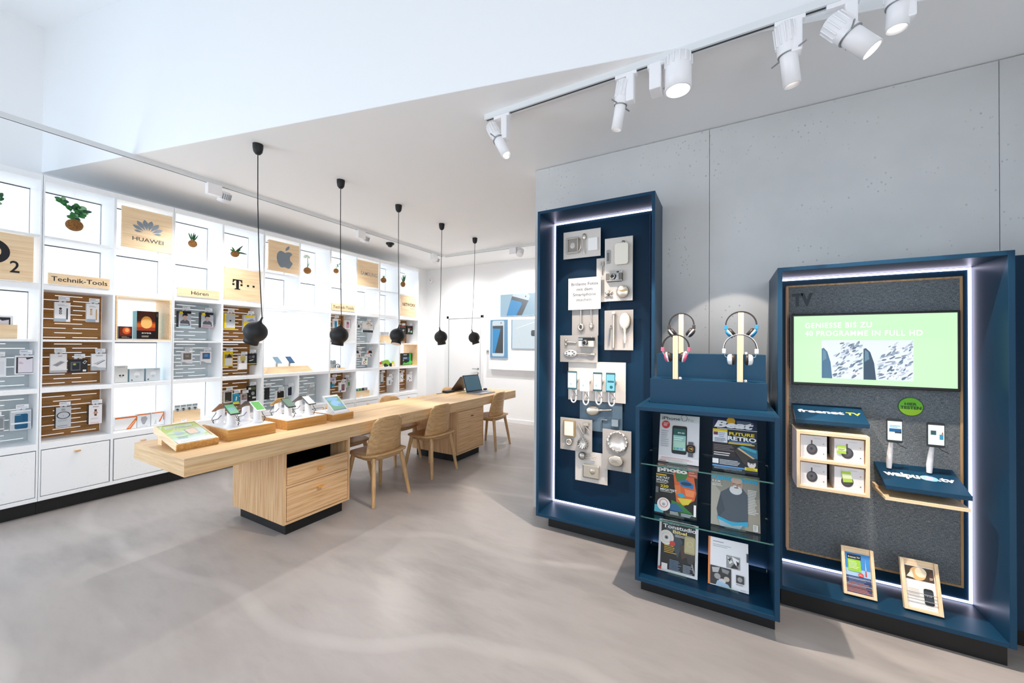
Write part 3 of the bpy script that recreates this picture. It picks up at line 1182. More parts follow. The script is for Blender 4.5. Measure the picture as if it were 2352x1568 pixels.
pack('phone_case_package', 'plain white package at the picture edge in the upper grey slat niche', .62, .712, 1.162, 1.32, 'eef0f3', [('r', .1, .9, .12, .8, 'e3e6ec')])
pack('phone_case_package', 'clear package with a petrol blue phone case', .738, .846, .716, .882, 'd5dade',
     [('r', .04, .96, .03, .97, 'c5cbd0'), ('n', .2, .84, .06, .80, .1, '15597f'), ('r', .04, .98, .30, .38, 'e8ebee'), ('r', .04, .98, .90, .97, 'eceff1'), ('l', .2, .5, .72, .78, 1, 'b9d0dd')], th=.05)
pack('power_bank_package', 'grey package with green lamp dot at the picture edge', .60, .708, .715, .836, 'aeb4b8', [('r', .5, .95, .05, .95, '868c90'), ('e', .72, .70, .05, .04, '57c878'), ('r', 0, 1, .18, .26, 'e8ebee')])


def tray(name, label, y0, y1, z0, z1, x=-5.12, depth=.12, cat='box', mtl=None, plain=False):
    o = thing(name, label, cat, (x, y0, z0 + .0006), PI / 2)
    w, h = y1 - y0, z1 - z0
    m = MB()
    q = .008
    mm = mtl or PX_
    m.box(0, w, 0, q, 0, h, mm)
    m.box(0, w, depth - q, depth, 0, h, mm)
    m.box(0, q, q, depth - q, 0, h, mm)
    m.box(w - q, w, q, depth - q, 0, h, mm)
    m.box(q, w - q, q, depth - q, 0, q, mm)
    m.build('crate', o, bevel=.001)
    m = MB()
    m.rect(w * .25, w * .25 + .05, .004, .03, .003, PRICE, .002)
    m.lines(w * .25 + .005, w * .25 + .045, .026, .01, 2, .003, .0034, ink('9aa3b2'))
    m.build('price_card', o)
    return o


tray('oak_box', 'open oak box at the picture edge holding framed packs', .50, .766, 1.472, 1.588)
pack('framed_package', 'white framed pack with black print standing in the oak box at the picture edge', .56, .748, 1.482, 1.662, WH,
     [('r', .1, .92, .1, .90, 'e8dfe6'), ('r', .1, .92, .86, .92, '2a2c33'), ('r', .88, .92, .1, .9, '2a2c33'), ('p', [(.6, .86), (.7, .76), (.9, .82), (.9, .86)], '2a2c33')], hang=False, x=-5.15)
# oak lined niche
pack('lamp_box', 'large dark box with a glowing orange egg lamp', 1.500, 1.665, 1.484, 1.765, '241a1c',
     [('r', 0, .86, .0, 1, '3a1a18'), ('r', 0, .86, .62, 1, '4a2416'), ('r', 0, .86, .30, .62, 'a03a1c'), ('r', 0, .86, .42, .56, 'd0652a'), ('e', .44, .60, .26, .22, 'f0a94e'), ('e', .44, .55, .26, .17, 'f6c678'), ('r', 0, .86, 0, .30, '140e12'),
      ('t', 'avea', .22, .66, .19, .075, 'f2eee8', .0), ('l', .22, .66, .06, .13, 2, 'c9c2ba'), ('r', .86, 1, 0, 1, '17161c'), ('l', .9, .97, .8, .95, 4, '8d8a90')], hang=False, side='53b9cf', th=.11)
pack('lamp_box', 'small dark box with an orange glow beside the large lamp box', 1.372, 1.467, 1.484, 1.605, '1c1014',
     [('r', .04, .96, .25, .96, '6d2a1a'), ('e', .56, .66, .30, .28, 'd9622a'), ('e', .60, .70, .16, .16, 'f4b070'), ('l', .2, .8, .08, .2, 2, 'b9a9a0')], hang=False, th=.08, side='120c10')
BULB = [('r', 0, 1, 0, 1, 'c5c9cb'), ('e', .5, .58, .20, .17, 'd9dcdd'), ('p', [(.38, .48), (.62, .48), (.56, .28), (.44, .28)], 'b2b7ba'), ('l', .55, .9, .86, .93, 2, '8a9094'), ('r', .1, .22, .08, .18, '5f6669')]
pack('bulb_box', 'grey box with two dark dots, first of three on the backlit shelf', 1.349, 1.439, 1.060, 1.221, 'cfcfcc', [('e', .40, .42, .09, .05, '2a2a2a'), ('e', .64, .42, .09, .05, '2a2a2a'), ('l', .15, .85, .88, .95, 1, '9a9a98'), ('l', .35, .65, .30, .36, 1, '6a6a68')], hang=False, th=.07)
pack('bulb_box', 'grey light bulb box in the middle of three on the backlit shelf', 1.452, 1.561, 1.060, 1.186, 'c5c9cb', BULB, hang=False, side='4b9aa8', th=.07)
pack('bulb_box', 'grey light bulb box, last of three on the backlit shelf', 1.574, 1.685, 1.060, 1.186, 'cacdd0', BULB, hang=False, side='7db8c0', th=.07)
OR = 'e0702a'
pack('router_box', 'white box with slanted orange stripe on the low shelf', 1.355, 1.511, .598, .725, 'ecebea', [('r', 0, 1, .86, .97, OR), ('p', [(.5, 0), (.72, 0), (1, .62), (1, .9)], OR), ('p', [(.6, .1), (.66, .1), (.96, .6), (.92, .62)], 'f3c9a6')], hang=False, th=.06)
pack('router_box', 'white box with a grey sensor between two orange striped boxes', 1.515, 1.615, .598, .733, 'e6e9ec', [('r', 0, 1, .90, .98, OR), ('p', [(.3, .75), (.62, .80), (.78, .62), (.56, .2), (.40, .2), (.26, .55)], 'a7a9ae'), ('l', .2, .8, .04, .12, 1, 'c4c8cc')], hang=False, th=.06)
pack('router_box', 'white box with orange corner frame on the low shelf', 1.620, 1.726, .598, .735, 'eef0f2', [('r', .02, .98, .90, .97, OR), ('r', .90, .97, .35, .97, OR), ('p', [(.55, .25), (.68, .25), (.95, .8), (.9, .86)], OR), ('p', [(.2, .1), (.36, .5), (.42, .1)], 'cfd3d6')], hang=False, th=.06)
HEAD = lambda c: [('r', 0, 1, .06, .85, 'b9bcc4'), ('p', [(.08, .10), (.92, .10), (.86, .36), (.64, .46), (.36, .46), (.14, .36)], '4c4f58'), ('r', .42, .58, .40, .56, 'b99a88'), ('e', .5, .62, .16, .15, 'c9a995'),
                  ('p', [(.30, .62), (.30, .76), (.42, .86), (.64, .86), (.74, .74), (.68, .70), (.40, .72)], '17181c'), ('r', 0, 1, .84, 1, '1b1c20'), ('p', [(.05, .74), (.32, .84), (.30, .96), (.05, .96)], 'e6c92a'), ('l', .08, .92, .13, .22, 1, 'e9e9ec'), ('r', 0, 1, 0, .06, c)]
pack('headphone_package', 'package with dark haired person photo and pale blue base, under the Hören sign', 1.833, 1.942, 1.62, 1.794, WH, HEAD('a8c8d2'), side='2a2c31', th=.06)
pack('headphone_package', 'package with dark haired person photo and pinkish base, under the Hören sign', 2.035, 2.150, 1.62, 1.794, WH, HEAD('c9737c'), side='2a2c31', th=.06)
GAD = lambda c: [('r', .12, .88, .42, .90, '6d6660'), ('r', .18, .82, .48, .84, c), ('p', [(0, 0), (1, 0), (1, .1), (.5, .14), (.2, .26), (0, .24)], 'a9afb4'), ('l', .3, .7, .60, .80, 2, 'b9b2aa')]
pack('gadget_package', 'white package with brownish photo in the lower grey slat niche under Hören', 1.867, 1.959, 1.206, 1.350, WH, GAD('7b716a'))
pack('gadget_package', 'white package with blue screen photo in the lower grey slat niche under Hören', 2.039, 2.135, 1.206, 1.352, WH, GAD('1f6fae'))
YEL = 'f0d21c'
pack('cable_package', 'yellow edged package with grey front under the black T board', 2.262, 2.373, 1.622, 1.80, YEL, [('r', .16, .98, .06, .96, 'b9bfc6'), ('r', .16, .98, .06, .2, 'cfd4d9'), ('e', .55, .52, .10, .05, '2c2e33')], side=YEL, th=.05)
pack('cable_package', 'yellow package half hidden by the nearest pendant', 2.468, 2.600, 1.60, 1.795, 'c9cdd6', [('r', 0, .45, .0, .55, YEL), ('r', .1, .9, .86, .96, YEL), ('p', [(.2, .62), (.7, .78), (.96, .66), (.5, .58)], '8d93a8')], th=.04)
pack('cable_package', 'yellow and white package in the middle oak slat niche under the T board', 2.258, 2.355, 1.175, 1.350, YEL, [('r', .14, .95, .08, .55, 'e4e4e4'), ('r', .14, .95, .55, .80, '8e8672'), ('p', [(.3, .60), (.6, .86), (.9, .62)], '2b2a28')], side=YEL)
pack('charger_package', 'pale package hanging lowest in the middle oak slat niche under the T board', 2.407, 2.501, 1.132, 1.300, 'e8e6e6', [('r', .1, .9, .08, .44, 'f3f1f1'), ('r', .2, .8, .62, .95, 'cdbb6a'), ('e', .5, .54, .2, .08, '8c7466')], x=-5.10)
pack('charger_package', 'black package with yellow stripe in the middle oak slat niche', 2.506, 2.618, 1.18, 1.322, BK, [('r', 0, 1, .08, .14, YEL), ('p', [(.2, .4), (.7, .5), (.66, .42), (.3, .34)], 'd8d8d8'), ('e', .35, .68, .18, .16, '4b4b50'), ('e', .66, .72, .14, .12, '7a7a80')])
pack('screen_film_package', 'white framed package with dark window, lowest oak slat niche under the T board', 2.266, 2.356, .747, .88, 'e5e2d8', [('r', .12, .90, .10, .94, '3b3833'), ('l', .2, .6, .14, .24, 2, 'b9b4aa')])
pack('battery_package', 'turquoise battery package, lowest oak slat niche under the T board', 2.361, 2.426, .727, .842, '1f8fb4', [('r', 0, 1, 0, .2, 'cfd94a'), ('r', 0, 1, .82, 1, '2ea3c6'), ('p', [(.4, .3), (.6, .3), (.7, .7), (.5, .75)], 'e8f2f4')], th=.02)
pack('earphone_package', 'white package with brown photo, lowest oak slat niche under the T board', 2.45, 2.515, .706, .832, 'e6e2e8', [('r', .05, .95, .42, .96, '8d7d78'), ('e', .3, .80, .12, .07, '403432'), ('e', .65, .68, .14, .08, 'b8a59c'), ('l', .1, .8, .12, .34, 3, 'b9b3c4')])
pack('adapter_package', 'large black package, lowest oak slat niche under the T board', 2.52, 2.618, .735, .922, '17181a', [('r', .1, .4, .76, .90, 'dfe3d8'), ('r', .45, .95, .74, .92, '5c5a34'), ('e', .62, .5, .2, .12, '9fa09a'), ('r', .55, .95, .16, .28, 'd9d6d2'), ('r', .15, .3, .3, .36, 'cfcb9a')])
# wide bright niche: sloped plinth with two phones
pl = thing('sloped_plinth', 'pale oak plinth with slanted ends in the wide bright niche', 'plinth', (-5.12, 2.72, 1.0586), PI / 2)
m = MB()
m.hexa([(0, 0, 0), (.66, 0, 0), (.66, .16, 0), (0, .16, 0), (.03, .0, .085), (.57, .0, .085), (.57, .13, .085), (.03, .13, .085)], PX_)
m.build('block', pl, bevel=.001)
for k, (yy, lab) in enumerate(((2.90, 'small silver phone on a clear stand on the pale oak plinth, nearer one'), (3.07, 'small blue-screened phone on a clear stand on the pale oak plinth, further one'))):
    o = thing('display_phone', lab, 'phone', (-5.17, yy, 1.143), PI / 2)
    M = Matrix.Translation((0, 0, .085)) @ Matrix.Rotation(math.radians(-52), 4, 'X')
    mm = MB(M=M)
    mm.box(-.036, .036, -.004, .004, -.068, .068, STEEL if k == 0 else mat('phone_dark', '27313a', .25))
    mm.build('body', o, bevel=.003)
    mm = MB(M=M)
    mm.rect(-.032, .032, -.060, .060, .0045, ink('6f8fa0') if k == 0 else ink('1f4f7c'))
    mm.build('screen', o)
    mm = MB()
    mm.tube([(0, .02, 0), (0, .012, .05), (0, .004, .08)], [.014, .012, .011], mat('stand_grey', 'b9bfc2', .3))
    mm.build('stand', o)
# grey slats below the wide niche
pack('phone_case_package', 'black phone case hanging first in the grey slats under the wide niche', 2.724, 2.779, .732, .88, '202226', [('n', .06, .96, .1, .96, .14, '2c2f34')], th=.015)
pack('phone_case_package', 'white package with large black phone case, lowest in the grey slats', 2.847, 2.96, .682, .832, 'eef0f1', [('n', .16, .92, .02, .95, .1, '1d1e21'), ('r', .3, .5, .86, .91, 'd9dbdd')], x=-5.10)
pack('phone_case_package', 'white package with dark blue phone case, beside the divider in the grey slats', 3.006, 3.072, .743, .870, 'eef0f1', [('n', .14, .92, .06, .95, .1, '1b2236'), ('r', .25, .45, .86, .92, 'dfe1e4')])
pack('screen_film_package', 'small grey package alone in the second grey slat niche', 3.302, 3.383, .735, .826, 'c3c8c9', [('r', .1, .9, .1, .9, 'b2b8b9')])
# further bays
pack('phone_case_package', 'white package with turquoise phone case behind the second pendant', 3.684, 3.765, 1.681, 1.825, WH, [('n', .25, .75, .12, .78, .12, '1b9ac8')])
pack('phone_case_package', 'white package with pink phone case, right by the second pendant', 3.887, 3.975, 1.683, 1.82, WH, [('n', .25, .80, .08, .80, .1, 'e8a9c4'), ('r', .34, .72, .5, .78, '8d7d86')])
pack('earphone_package', 'small lilac-white package in the low oak slats behind the tablet', 3.661, 3.738, .880, .945, 'dfd9ea', [('e', .4, .5, .2, .25, 'a79bbd')])
pack('battery_package', 'small cyan package in the low oak slats behind the tablet', 3.662, 3.713, .795, .850, '2d9cc4', [('r', .1, .9, .1, .3, '8fd0e4')])
pack('phone_case_package', 'tall white package with dark phone photo in the low oak slats', 3.775, 3.888, .717, .865, WH, [('n', .32, .82, .14, .80, .08, '7f6a74'), ('r', .38, .76, .2, .34, 'a83a6a'), ('r', .05, .28, .04, .2, '6a7ea8')], x=-5.09)
pack('cable_package', 'narrow black and white package in the low oak slats', 3.896, 3.936, .767, .92, '2b2624', [('r', .5, 1, 0, 1, 'e6e2e0')])
pack('card_package', 'green package in the low oak slats', 3.946, 3.980, .787, .875, 'e8ece4', [('r', .1, 1, .1, .80, '4c9a4a')])
o = tray('oak_tray', 'shallow oak tray holding a black smart watch', 3.652, 3.89, 1.058, 1.083, cat='tray', depth=.14)
w_ = thing('smart_watch', 'black smart watch curled on the shallow oak tray', 'watch', (-5.17, 3.80, 1.068), PI / 2)
MB().tube([(.038 * math.cos(t), 0, .036 + .036 * math.sin(t)) for t in [2 * PI * k / 18 for k in range(18)]], .006, BLACK, n=8, closed=True).build('strap', w_)
MB().lathe([(.002, -.014), (.02, -.014), (.021, -.004), (.002, -.002)], SILVER, (0, 0, .036), axis='y', n=20).build('watch_case', w_)
for k, yy in enumerate((3.69, 3.745, 3.80)):
    g = thing('glass_jar', 'small clear dome in a row of three behind the oak tray', 'dome', (-5.25, yy, 1.0586), 0, group='clear domes behind the oak tray')
    MB().lathe([(.024, 0), (.024, .075), (.026, .08)], mat('dome_stem', 'd9e4ea', .2), n=14).build('base', g)
    MB().lathe([(.026, .08), (.026, .12), (.018, .138), (.002, .142)], mat('dome_grey', 'a9b6be', .15), n=14).build('top', g)
pack('car_holder_package', 'small dark car holder package in the upper grey slats', 4.104, 4.174, 1.70, 1.765, 'e8e8ea', [('e', .5, .5, .32, .36, '2a2c30')])
pack('headset_package', 'large white package with orange corner and black city print', 4.215, 4.42, 1.640, 1.808, 'f2f1ef', [('r', 0, 1, 0, .22, '1d222c'), ('l', 0, .95, .22, .34, 2, '2c3038'), ('p', [(.3, .82), (.55, .98), (.8, .9), (.4, .74)], 'e8a26a'), ('a', .66, .52, .14, .04, 'dcd9c8'), ('p', [(.66, .82), (.9, .72), (.94, .64), (.8, .7)], '2b2d33')])
pack('charger_package', 'white package with slanted black corner, first in the lower grey slats', 4.098, 4.185, 1.231, 1.345, 'f0efef', [('p', [(0, .62), (.6, .6), (.4, .98), (0, .98)], '26272b'), ('p', [(.5, .4), (.66, .42), (.8, .1), (.66, .08)], '2e2c2c')])
pack('charger_package', 'white package with red and black corner in the lower grey slats', 4.311, 4.420, 1.236, 1.343, 'f3efee', [('p', [(0, .4), (.2, .98), (.34, .98), (.2, .5)], 'd95a3a'), ('p', [(.25, .6), (.9, .55), (.8, .96), (.3, .98)], '24252a'), ('p', [(.5, .36), (.66, .4), (.8, .1), (.66, .06)], '2e2c2c')])
pack('toy_package', 'white package with green and red blobs, lowest in the lower grey slats', 4.203, 4.301, 1.115, 1.236, 'f2f2ee', [('e', .6, .66, .2, .16, '4f9a78'), ('e', .35, .3, .26, .2, 'cf4a50'), ('e', .35, .3, .14, .11, 'f2f2ee'), ('r', .66, .95, .1, .4, 'd6e2b4')], x=-5.10)
tray('oak_box', 'open oak box of cards on the low backlit shelf past the oak slats', 4.101, 4.363, .596, .695)
for k in range(4):
    pack('gift_card', 'slim greyish card standing in the oak box on the low backlit shelf', 4.115 + .06 * k, 4.165 + .06 * k, .606, .737, ['9ccbd8', '8fc07a', '5a5f68', 'b9c0c8'][k], [('e', .5, .8, .3, .1, ['4f8fa8', '4a8f4a', '2a2c30', '8a9098'][k])], hang=False, x=-5.15, th=.01, group='cards in the oak box', cat='card')
tray('oak_box', 'long oak box on the shelf behind the third pendant', 4.581, 4.870, 1.472, 1.60)
pack('white_package', 'plain white package standing in the long oak box', 4.62, 4.80, 1.482, 1.66, 'eef0f4', [('r', .1, .9, .2, .9, 'e2e6ec')], hang=False, x=-5.16, th=.04)
ty = thing('toy_car', 'lime green toy buggy on the shelf in the bay before last', 'toy', (-5.15, 4.74, 1.0586), PI / 2)
MB().hexa([(-.10, -.04, .03), (.10, -.04, .03), (.10, .04, .03), (-.10, .04, .03), (-.10, -.03, .10), (.02, -.03, .12), (.02, .03, .12), (-.10, .03, .10)], ink('86b82e')).build('body', ty, bevel=.008)
for a, b_ in ((-.06, -.045), (.06, -.045), (-.06, .045), (.06, .045)):
    MB().lathe([(.028, -.01), (.03, 0), (.028, .01)], BLACK, (a, b_, .03), axis='y', n=16).build('wheel', ty)
for k, (yy, lab) in enumerate(((4.60, 'low oak block with red pieces beside the toy buggy'), (4.872, 'low oak block with lime card at the far side of the toy buggy'))):
    g = thing('oak_block', lab, 'block', (-5.08, yy - .03, 1.0586), PI / 2)
    MB().box(-.03, .03, 0, .05, 0, .05, PX_).build('block', g, bevel=.002)
    MB().box(-.02, .02, .01, .03, .05, .09, ink('d9534f' if k == 0 else 'cddc39')).build('topper', g)
pack('screen_film_package', 'clear package with dark print, first in the second-last oak slats', 4.590, 4.656, .767, .952, 'b9b6b0', [('r', .1, .9, .1, .9, 'cfd2d2'), ('r', .1, .9, .05, .2, '4a4a4a')])
pack('screen_film_package', 'white package hanging low in the second-last oak slats', 4.724, 4.813, .739, .885, 'f1f1f3', [('r', .15, .85, .1, .6, 'cdd3d9'), ('r', .4, .6, .15, .5, '6a7480')], x=-5.10)
pack('earphone_package', 'white package with two black dots in the second-last oak slats', 4.835, 4.878, .785, .91, 'f1f1f3', [('e', .35, .4, .16, .06, '26282c'), ('e', .7, .4, .14, .06, '26282c')], th=.02)
pack('phone_holder_package', 'black package with white label, first under the black-lettered board', 5.038, 5.150, 1.635, 1.782, '1c1f21', [('r', 0, 1, .82, .92, 'cf4a3a'), ('p', [(.2, .35), (.6, .6), (.9, .5), (.5, .28)], 'd0d3d5')])
pack('phone_holder_package', 'black package with green dot, second under the black-lettered board', 5.195, 5.345, 1.635, 1.790, '1a1d1e', [('r', .24, .44, .25, .72, 'e9ecec'), ('r', .3, .8, .62, .70, 'c2442f'), ('e', .74, .32, .16, .16, '4fae5e'), ('e', .74, .32, .09, .09, 'e9ecec')])
pack('router_box', 'large black box with bright green strip in the far oak lined niche', 5.070, 5.335, 1.072, 1.284, '16222c', [('r', .70, .92, .02, .98, '3fbf5a'), ('p', [(.1, .04), (.7, .04), (.66, .26), (.4, .16), (.2, .24)], '4cc254'), ('r', .16, .5, .84, .90, 'e6eaec'), ('r', .14, .56, .5, .66, '8fa9c8'), ('r', .5, .68, .42, .68, '2e4f9a'), ('e', .16, .40, .05, .06, 'd7dc4a'), ('e', .84, .2, .16, .16, '57d06e')], hang=False, th=.09)
pack('earphone_package', 'white earphone package, first in the last oak slats', 5.045, 5.113, .770, .93, 'f0eef0', [('e', .35, .5, .14, .06, '26282c'), ('e', .65, .36, .14, .06, '26282c'), ('r', .2, .8, .8, .9, 'b8b0b4')])
pack('earphone_package', 'white earphone package, second in the last oak slats', 5.215, 5.340, .760, .895, 'f0eef0', [('e', .45, .5, .10, .06, '26282c'), ('e', .62, .36, .10, .06, '26282c'), ('e', .36, .3, .08, .05, '3a3c42'), ('r', .1, .3, .05, .2, '3a3c42')])
tray('oak_box', 'open oak box with black printed cards, low behind the phone risers', 1.807, 2.04, .596, .715)
for k in range(4):
    pack('sim_card_pack', 'slim pack with black bird-like print standing in the low oak box', 1.822 + .052 * k, 1.868 + .052 * k, .606, .775, 'dfe6e8', [('r', 0, 1, .88, 1, '9aa7ac'), ('p', [(.1, .74), (.5, .80), (.9, .70), (.5, .70)], '22282c'), ('p', [(.2, .66), (.6, .68), (.8, .60), (.5, .61)], '22282c')], hang=False, x=-5.15, th=.012, group='packs in the low oak box', cat='card')

# ---------------------------------------------------------------- moss ball plants


def kokedama(label, y, z, ry, rz_, kind, x=-5.15, seed=1, topz=2.7992):
    rnd = random.Random(seed)
    o = thing('moss_ball_plant', label, 'plant', (x, y, z), PI / 2, group='hanging moss ball plants')
    m = MB()
    m.ball((0, 0, 0), ry, ry * .95, rz_, COIR, 22, 14)
    bo = m.build('root_ball', o)
    m = MB()
    m.tube([(0, 0, rz_ * .9), (0, 0, topz - z)], .0006, mat('fishing_line', 'e8ecee', .2), n=4)
    m.build('hanging_line', o)
    m = MB()

    def blade(base, tip, w, mtl, bend=.0, n=7):
        b0, t0 = Vector(base), Vector(tip)
        d = t0 - b0
        side = d.cross(Vector((0, 1, 0)))
        if side.length < 1e-5:
            side = Vector((1, 0, 0))
        side.normalize()
        L, R = [], []
        for i in range(n):
            t = i / (n - 1)
            p = b0 + d * t + Vector((0, 0, -bend * t * t)) + Vector((0, -.3 * w * math.sin(PI * t), 0))
            ww = w * (math.sin(PI * (t * .86 + .12)) ** .8) * (1 if t < .999 else .05)
            L.append(p - side * ww / 2)
            R.append(p + side * ww / 2)
        vs_ = L + R
        fs = [(i, i + 1, n + i + 1, n + i) for i in range(n - 1)]
        m.add(vs_, fs, mtl, True)

    top = rz_ * .85
    if kind == 'bush':
        for k in range(4):
            a = [(-.085, .155), (.02, .13), (.062, .105), (.03, .06)][k]
            tip = Vector((a[0], rnd.uniform(-.03, .03), top + a[1]))
            pts = [Vector((0, 0, top)), Vector((tip.x * .25, 0, top + (tip.z - top) * .45)), tip]
            m.tube(pts, .003, LEAFD, n=5)
            for q in range(11):
                t = rnd.uniform(.3, 1)
                p = pts[1].lerp(pts[2], t) if t > .4 else pts[0].lerp(pts[1], t)
                ang = rnd.uniform(-2.6, 2.6)
                L = rnd.uniform(.035, .058)
                blade(p, p + Vector((math.sin(ang) * L, rnd.uniform(-.035, .02), math.cos(ang) * L * .8)), rnd.uniform(.028, .038), rnd.choice([LEAF, LEAFD, LEAF, LEAF2]), n=9)
    elif kind == 'aloe':
        for k in range(11):
            a = -1.0 + 2.0 * k / 10
            L = rnd.uniform(.07, .10)
            blade((a * .012, rnd.uniform(-.01, .01), top), (a * .045, rnd.uniform(-.03, .03), top + L), .011, rnd.choice([LEAF, LEAF2, LEAFD]))
    elif kind == 'orchid':
        for tip, w, bd in (((-.06, -.01, top + .02), .022, .01), ((.06, -.01, top + .035), .024, 0), ((.13, -.02, top + .0), .02, .015), ((.09, 0, top + .09), .018, 0), ((-.03, .01, top + .05), .02, .0), ((.05, -.02, top - .01), .02, .02)):
            blade((0, 0, top - .01), tip, w, LEAFD if tip[0] > .05 else LEAF, bd)
    elif kind == 'stalk':
        m.tube([(0, 0, top), (.004, 0, top + .07), (.0, 0, top + .14)], [.008, .006, .005], LEAF2, n=7)
        for k in range(9):
            a = 2 * PI * k / 9
            m.ball((-.012 + .028 * math.cos(a), .02 * math.sin(a), top + .155 + .012 * math.sin(2 * a)), .02, .016, .014, FLOWER, 8, 6)
        blade((0, 0, top), (.03, 0, top + .09), .012, LEAF2)
    elif kind == 'sprig':
        m.tube([(0, 0, top), (.02, 0, top + .04), (.045, 0, top + .075)], .0025, LEAF2, n=5)
        for k in range(8):
            p = Vector((.008 + .005 * k, 0, top + .02 + .008 * k))
            blade(p, p + Vector((rnd.choice([-1, 1]) * .025, -.01, .018)), .012, LEAF2)
    elif kind == 'tuft':
        for k in range(6):
            a = -1 + 2 * k / 5
            blade((a * .008, 0, top), (a * .03, -.01, top + rnd.uniform(.03, .06)), .010, rnd.choice([LEAF, LEAF2]))
    elif kind == 'snake':
        for k in range(8):
            a = -1 + 2 * k / 7
            blade((a * .015, rnd.uniform(-.01, .01), top - .005), (a * .05 + .02, rnd.uniform(-.02, .02), top + rnd.uniform(.09, .14)), .022, rnd.choice([LEAFD, LEAFD, LEAF]))
    m.build('leaves', o)
    return o


kokedama('brown moss ball with thick dark green round-leaved shoots, largest plant', 1.078, 2.507, .056, .053, 'bush', seed=4)
kokedama('moss ball plant at the picture edge, only its leaf tips in view', .60, 2.47, .05, .05, 'bush', seed=9)
kokedama('brown moss ball with upright spiky aloe leaves', 1.958, 2.546, .040, .040, 'aloe', seed=3)
kokedama('brown moss ball with long strap leaves hanging sideways', 2.375, 2.520, .043, .037, 'orchid', seed=2)
kokedama('brown moss ball with a tall pale flower stalk, beside the apple board', 3.288, 2.478, .050, .047, 'stalk', seed=5)
kokedama('small pale moss ball with a thin leafy sprig behind the second pendant cord', 3.742, 2.552, .038, .038, 'sprig', seed=6)
kokedama('brown moss ball with a short green tuft, behind the third pendant cord', 4.660, 2.55, .050, .047, 'tuft', seed=7)
kokedama('moss ball with dark upright sword leaves in the last shelving bay', 5.115, 2.545, .045, .052, 'snake', seed=8)

# ---------------------------------------------------------------- long oak table
TX0, TX1, TY0, TY1, TZ0, TZ1 = -3.64, -2.865, 1.065, 5.25, .632, .743
org = (-3.25, 3.15, 0)
tb = thing('long_table_top', 'long thick oak worktop with a cable slot, carried by two oak cabinets', 'worktop', org)
TOPO = oak('y', 'c6a071', 'deba8c', 'ebcfa6', 'table_oak')
m = MB(org)
SL = -3.318
m.box(TX0, SL - .004, TY0, TY1, TZ0 + .02, TZ1, TOPO)
m.box(SL + .004, TX1, TY0, TY1, TZ0 + .02, TZ1, TOPO)
m.box(SL - .004, SL + .004, TY0, 1.9, TZ0 + .02, TZ1, TOPO)
m.box(TX0, TX1, TY0, TY1, TZ0, TZ0 + .02, TOPO)
m.box(TX0 + .001, TX1 - .001, TY0 - .002, TY0, TZ0 + .001, TZ1 - .0005, oak('x', 'c6a071', 'deba8c', 'ebcfa6', 'table_oak'))
m.build('slab', tb, bevel=.0015)
m = MB(org)
m.box(SL - .004, SL + .004, 1.9, TY1 - .005, TZ0 + .02, TZ1 - .006, BLACK)
m.build('cable_slot', tb)
for k, (a, c) in enumerate(((2.33, 3.02), (3.03, 3.72))):
    m = MB(org)
    m.box(TX1 + .0002, TX1 + .004, a, c, TZ0 + .012, TZ1 - .03, TOPO)
    m.build('apron_drawer', tb, bevel=.001)


def cabinet(label, y0, y1, kind):
    o3 = (TX1, y0, 0)
    o = thing('desk_cabinet', label, 'cabinet', o3, group='oak cabinets under the long table')
    x0, x1, z0, z1 = -3.60, TX1 - .002, .092, TZ0 - .001
    t = .018
    m = MB(o3)
    m.box(x0, x1, y0, y0 + t, z0, z1, OZ)
    m.box(x0, x1, y1 - t, y1, z0, z1, OZ)
    m.box(x0, x0 + t, y0 + t, y1 - t, z0, z1, OZ)
    m.box(x0 + t, x1, y0 + t, y1 - t, z0, z0 + t, OY)
    m.box(x0 + t, x1, y0 + t, y1 - t, z1 - .012, z1, OY)
    m.build('carcass', o, bevel=.001)
    m = MB(o3)
    m.box(x0 + .045, x1 - .045, y0 + .04, y1 - .04, 0, z0, PLINTH)
    m.build('plinth', o)
    yc = (y0 + y1) / 2

    def front(za, zb, knob_z, dark=False):
        m = MB(o3)
        m.box(x1 - .020, x1 + .001, y0 + t + .004, y1 - t - .004, za, zb, OY)
        d = m.build('drawer', o, bevel=.001)
        m = MB(o3)
        if dark:
            m.lathe([(.010, 0), (.010, .004)], STEEL, (x1 + .001, yc, knob_z), axis='x', n=16)
            m.box(x1 + .005, x1 + .03, yc - .004, yc + .02, knob_z + .002, knob_z + .008, mat('key_dark', '4c3a28', .4))
            m.build('key', d)
        else:
            m.box(x1 + .001, x1 + .032, yc - .022, yc + .022, knob_z - .006, knob_z + .006, oak('y', 'c98a3c', 'dd9f50', 'e8b26a', 'knob_oak'))
            m.build('knob', d, bevel=.003)
    if kind == 1:
        m = MB(o3)
        m.box(x0 + .03, x1 - .03, y0 + t + .0005, y1 - t - .0005, .38, .384, BLACK)
        m.box(x0 + .03, x0 + .034, y0 + t + .0005, y1 - t - .0005, .384, z1 - .013, BLACK)
        m.box(x0 + .034, x1 - .24, y0 + t + .0005, y0 + t + .003, .384, z1 - .013, BLACK)
        m.box(x0 + .034, x1 - .24, y1 - t - .003, y1 - t - .0005, .384, z1 - .013, BLACK)
        m.build('open_niche', o)
        front(.384, .512, .452)
        front(.116, .360, .300)
        m = MB(o3)
        m.box(x1 - .02, x1 - .004, y0 + t, y1 - t, .364, .380, OY)
        m.build('rail', o)
    else:
        front(.116, z1 - .016, .535, True)
    return o


cabinet('oak cabinet with open niche and two drawers under the near end of the table', 1.668, 2.238, 1)
cabinet('oak cabinet with one tall drawer and a key under the far end of the table', 3.768, 4.350, 2)

# ---------------------------------------------------------------- chairs
CHO = oak('x', 'b08a5c', 'c9a272', 'dbb88a', 'chair_oak')


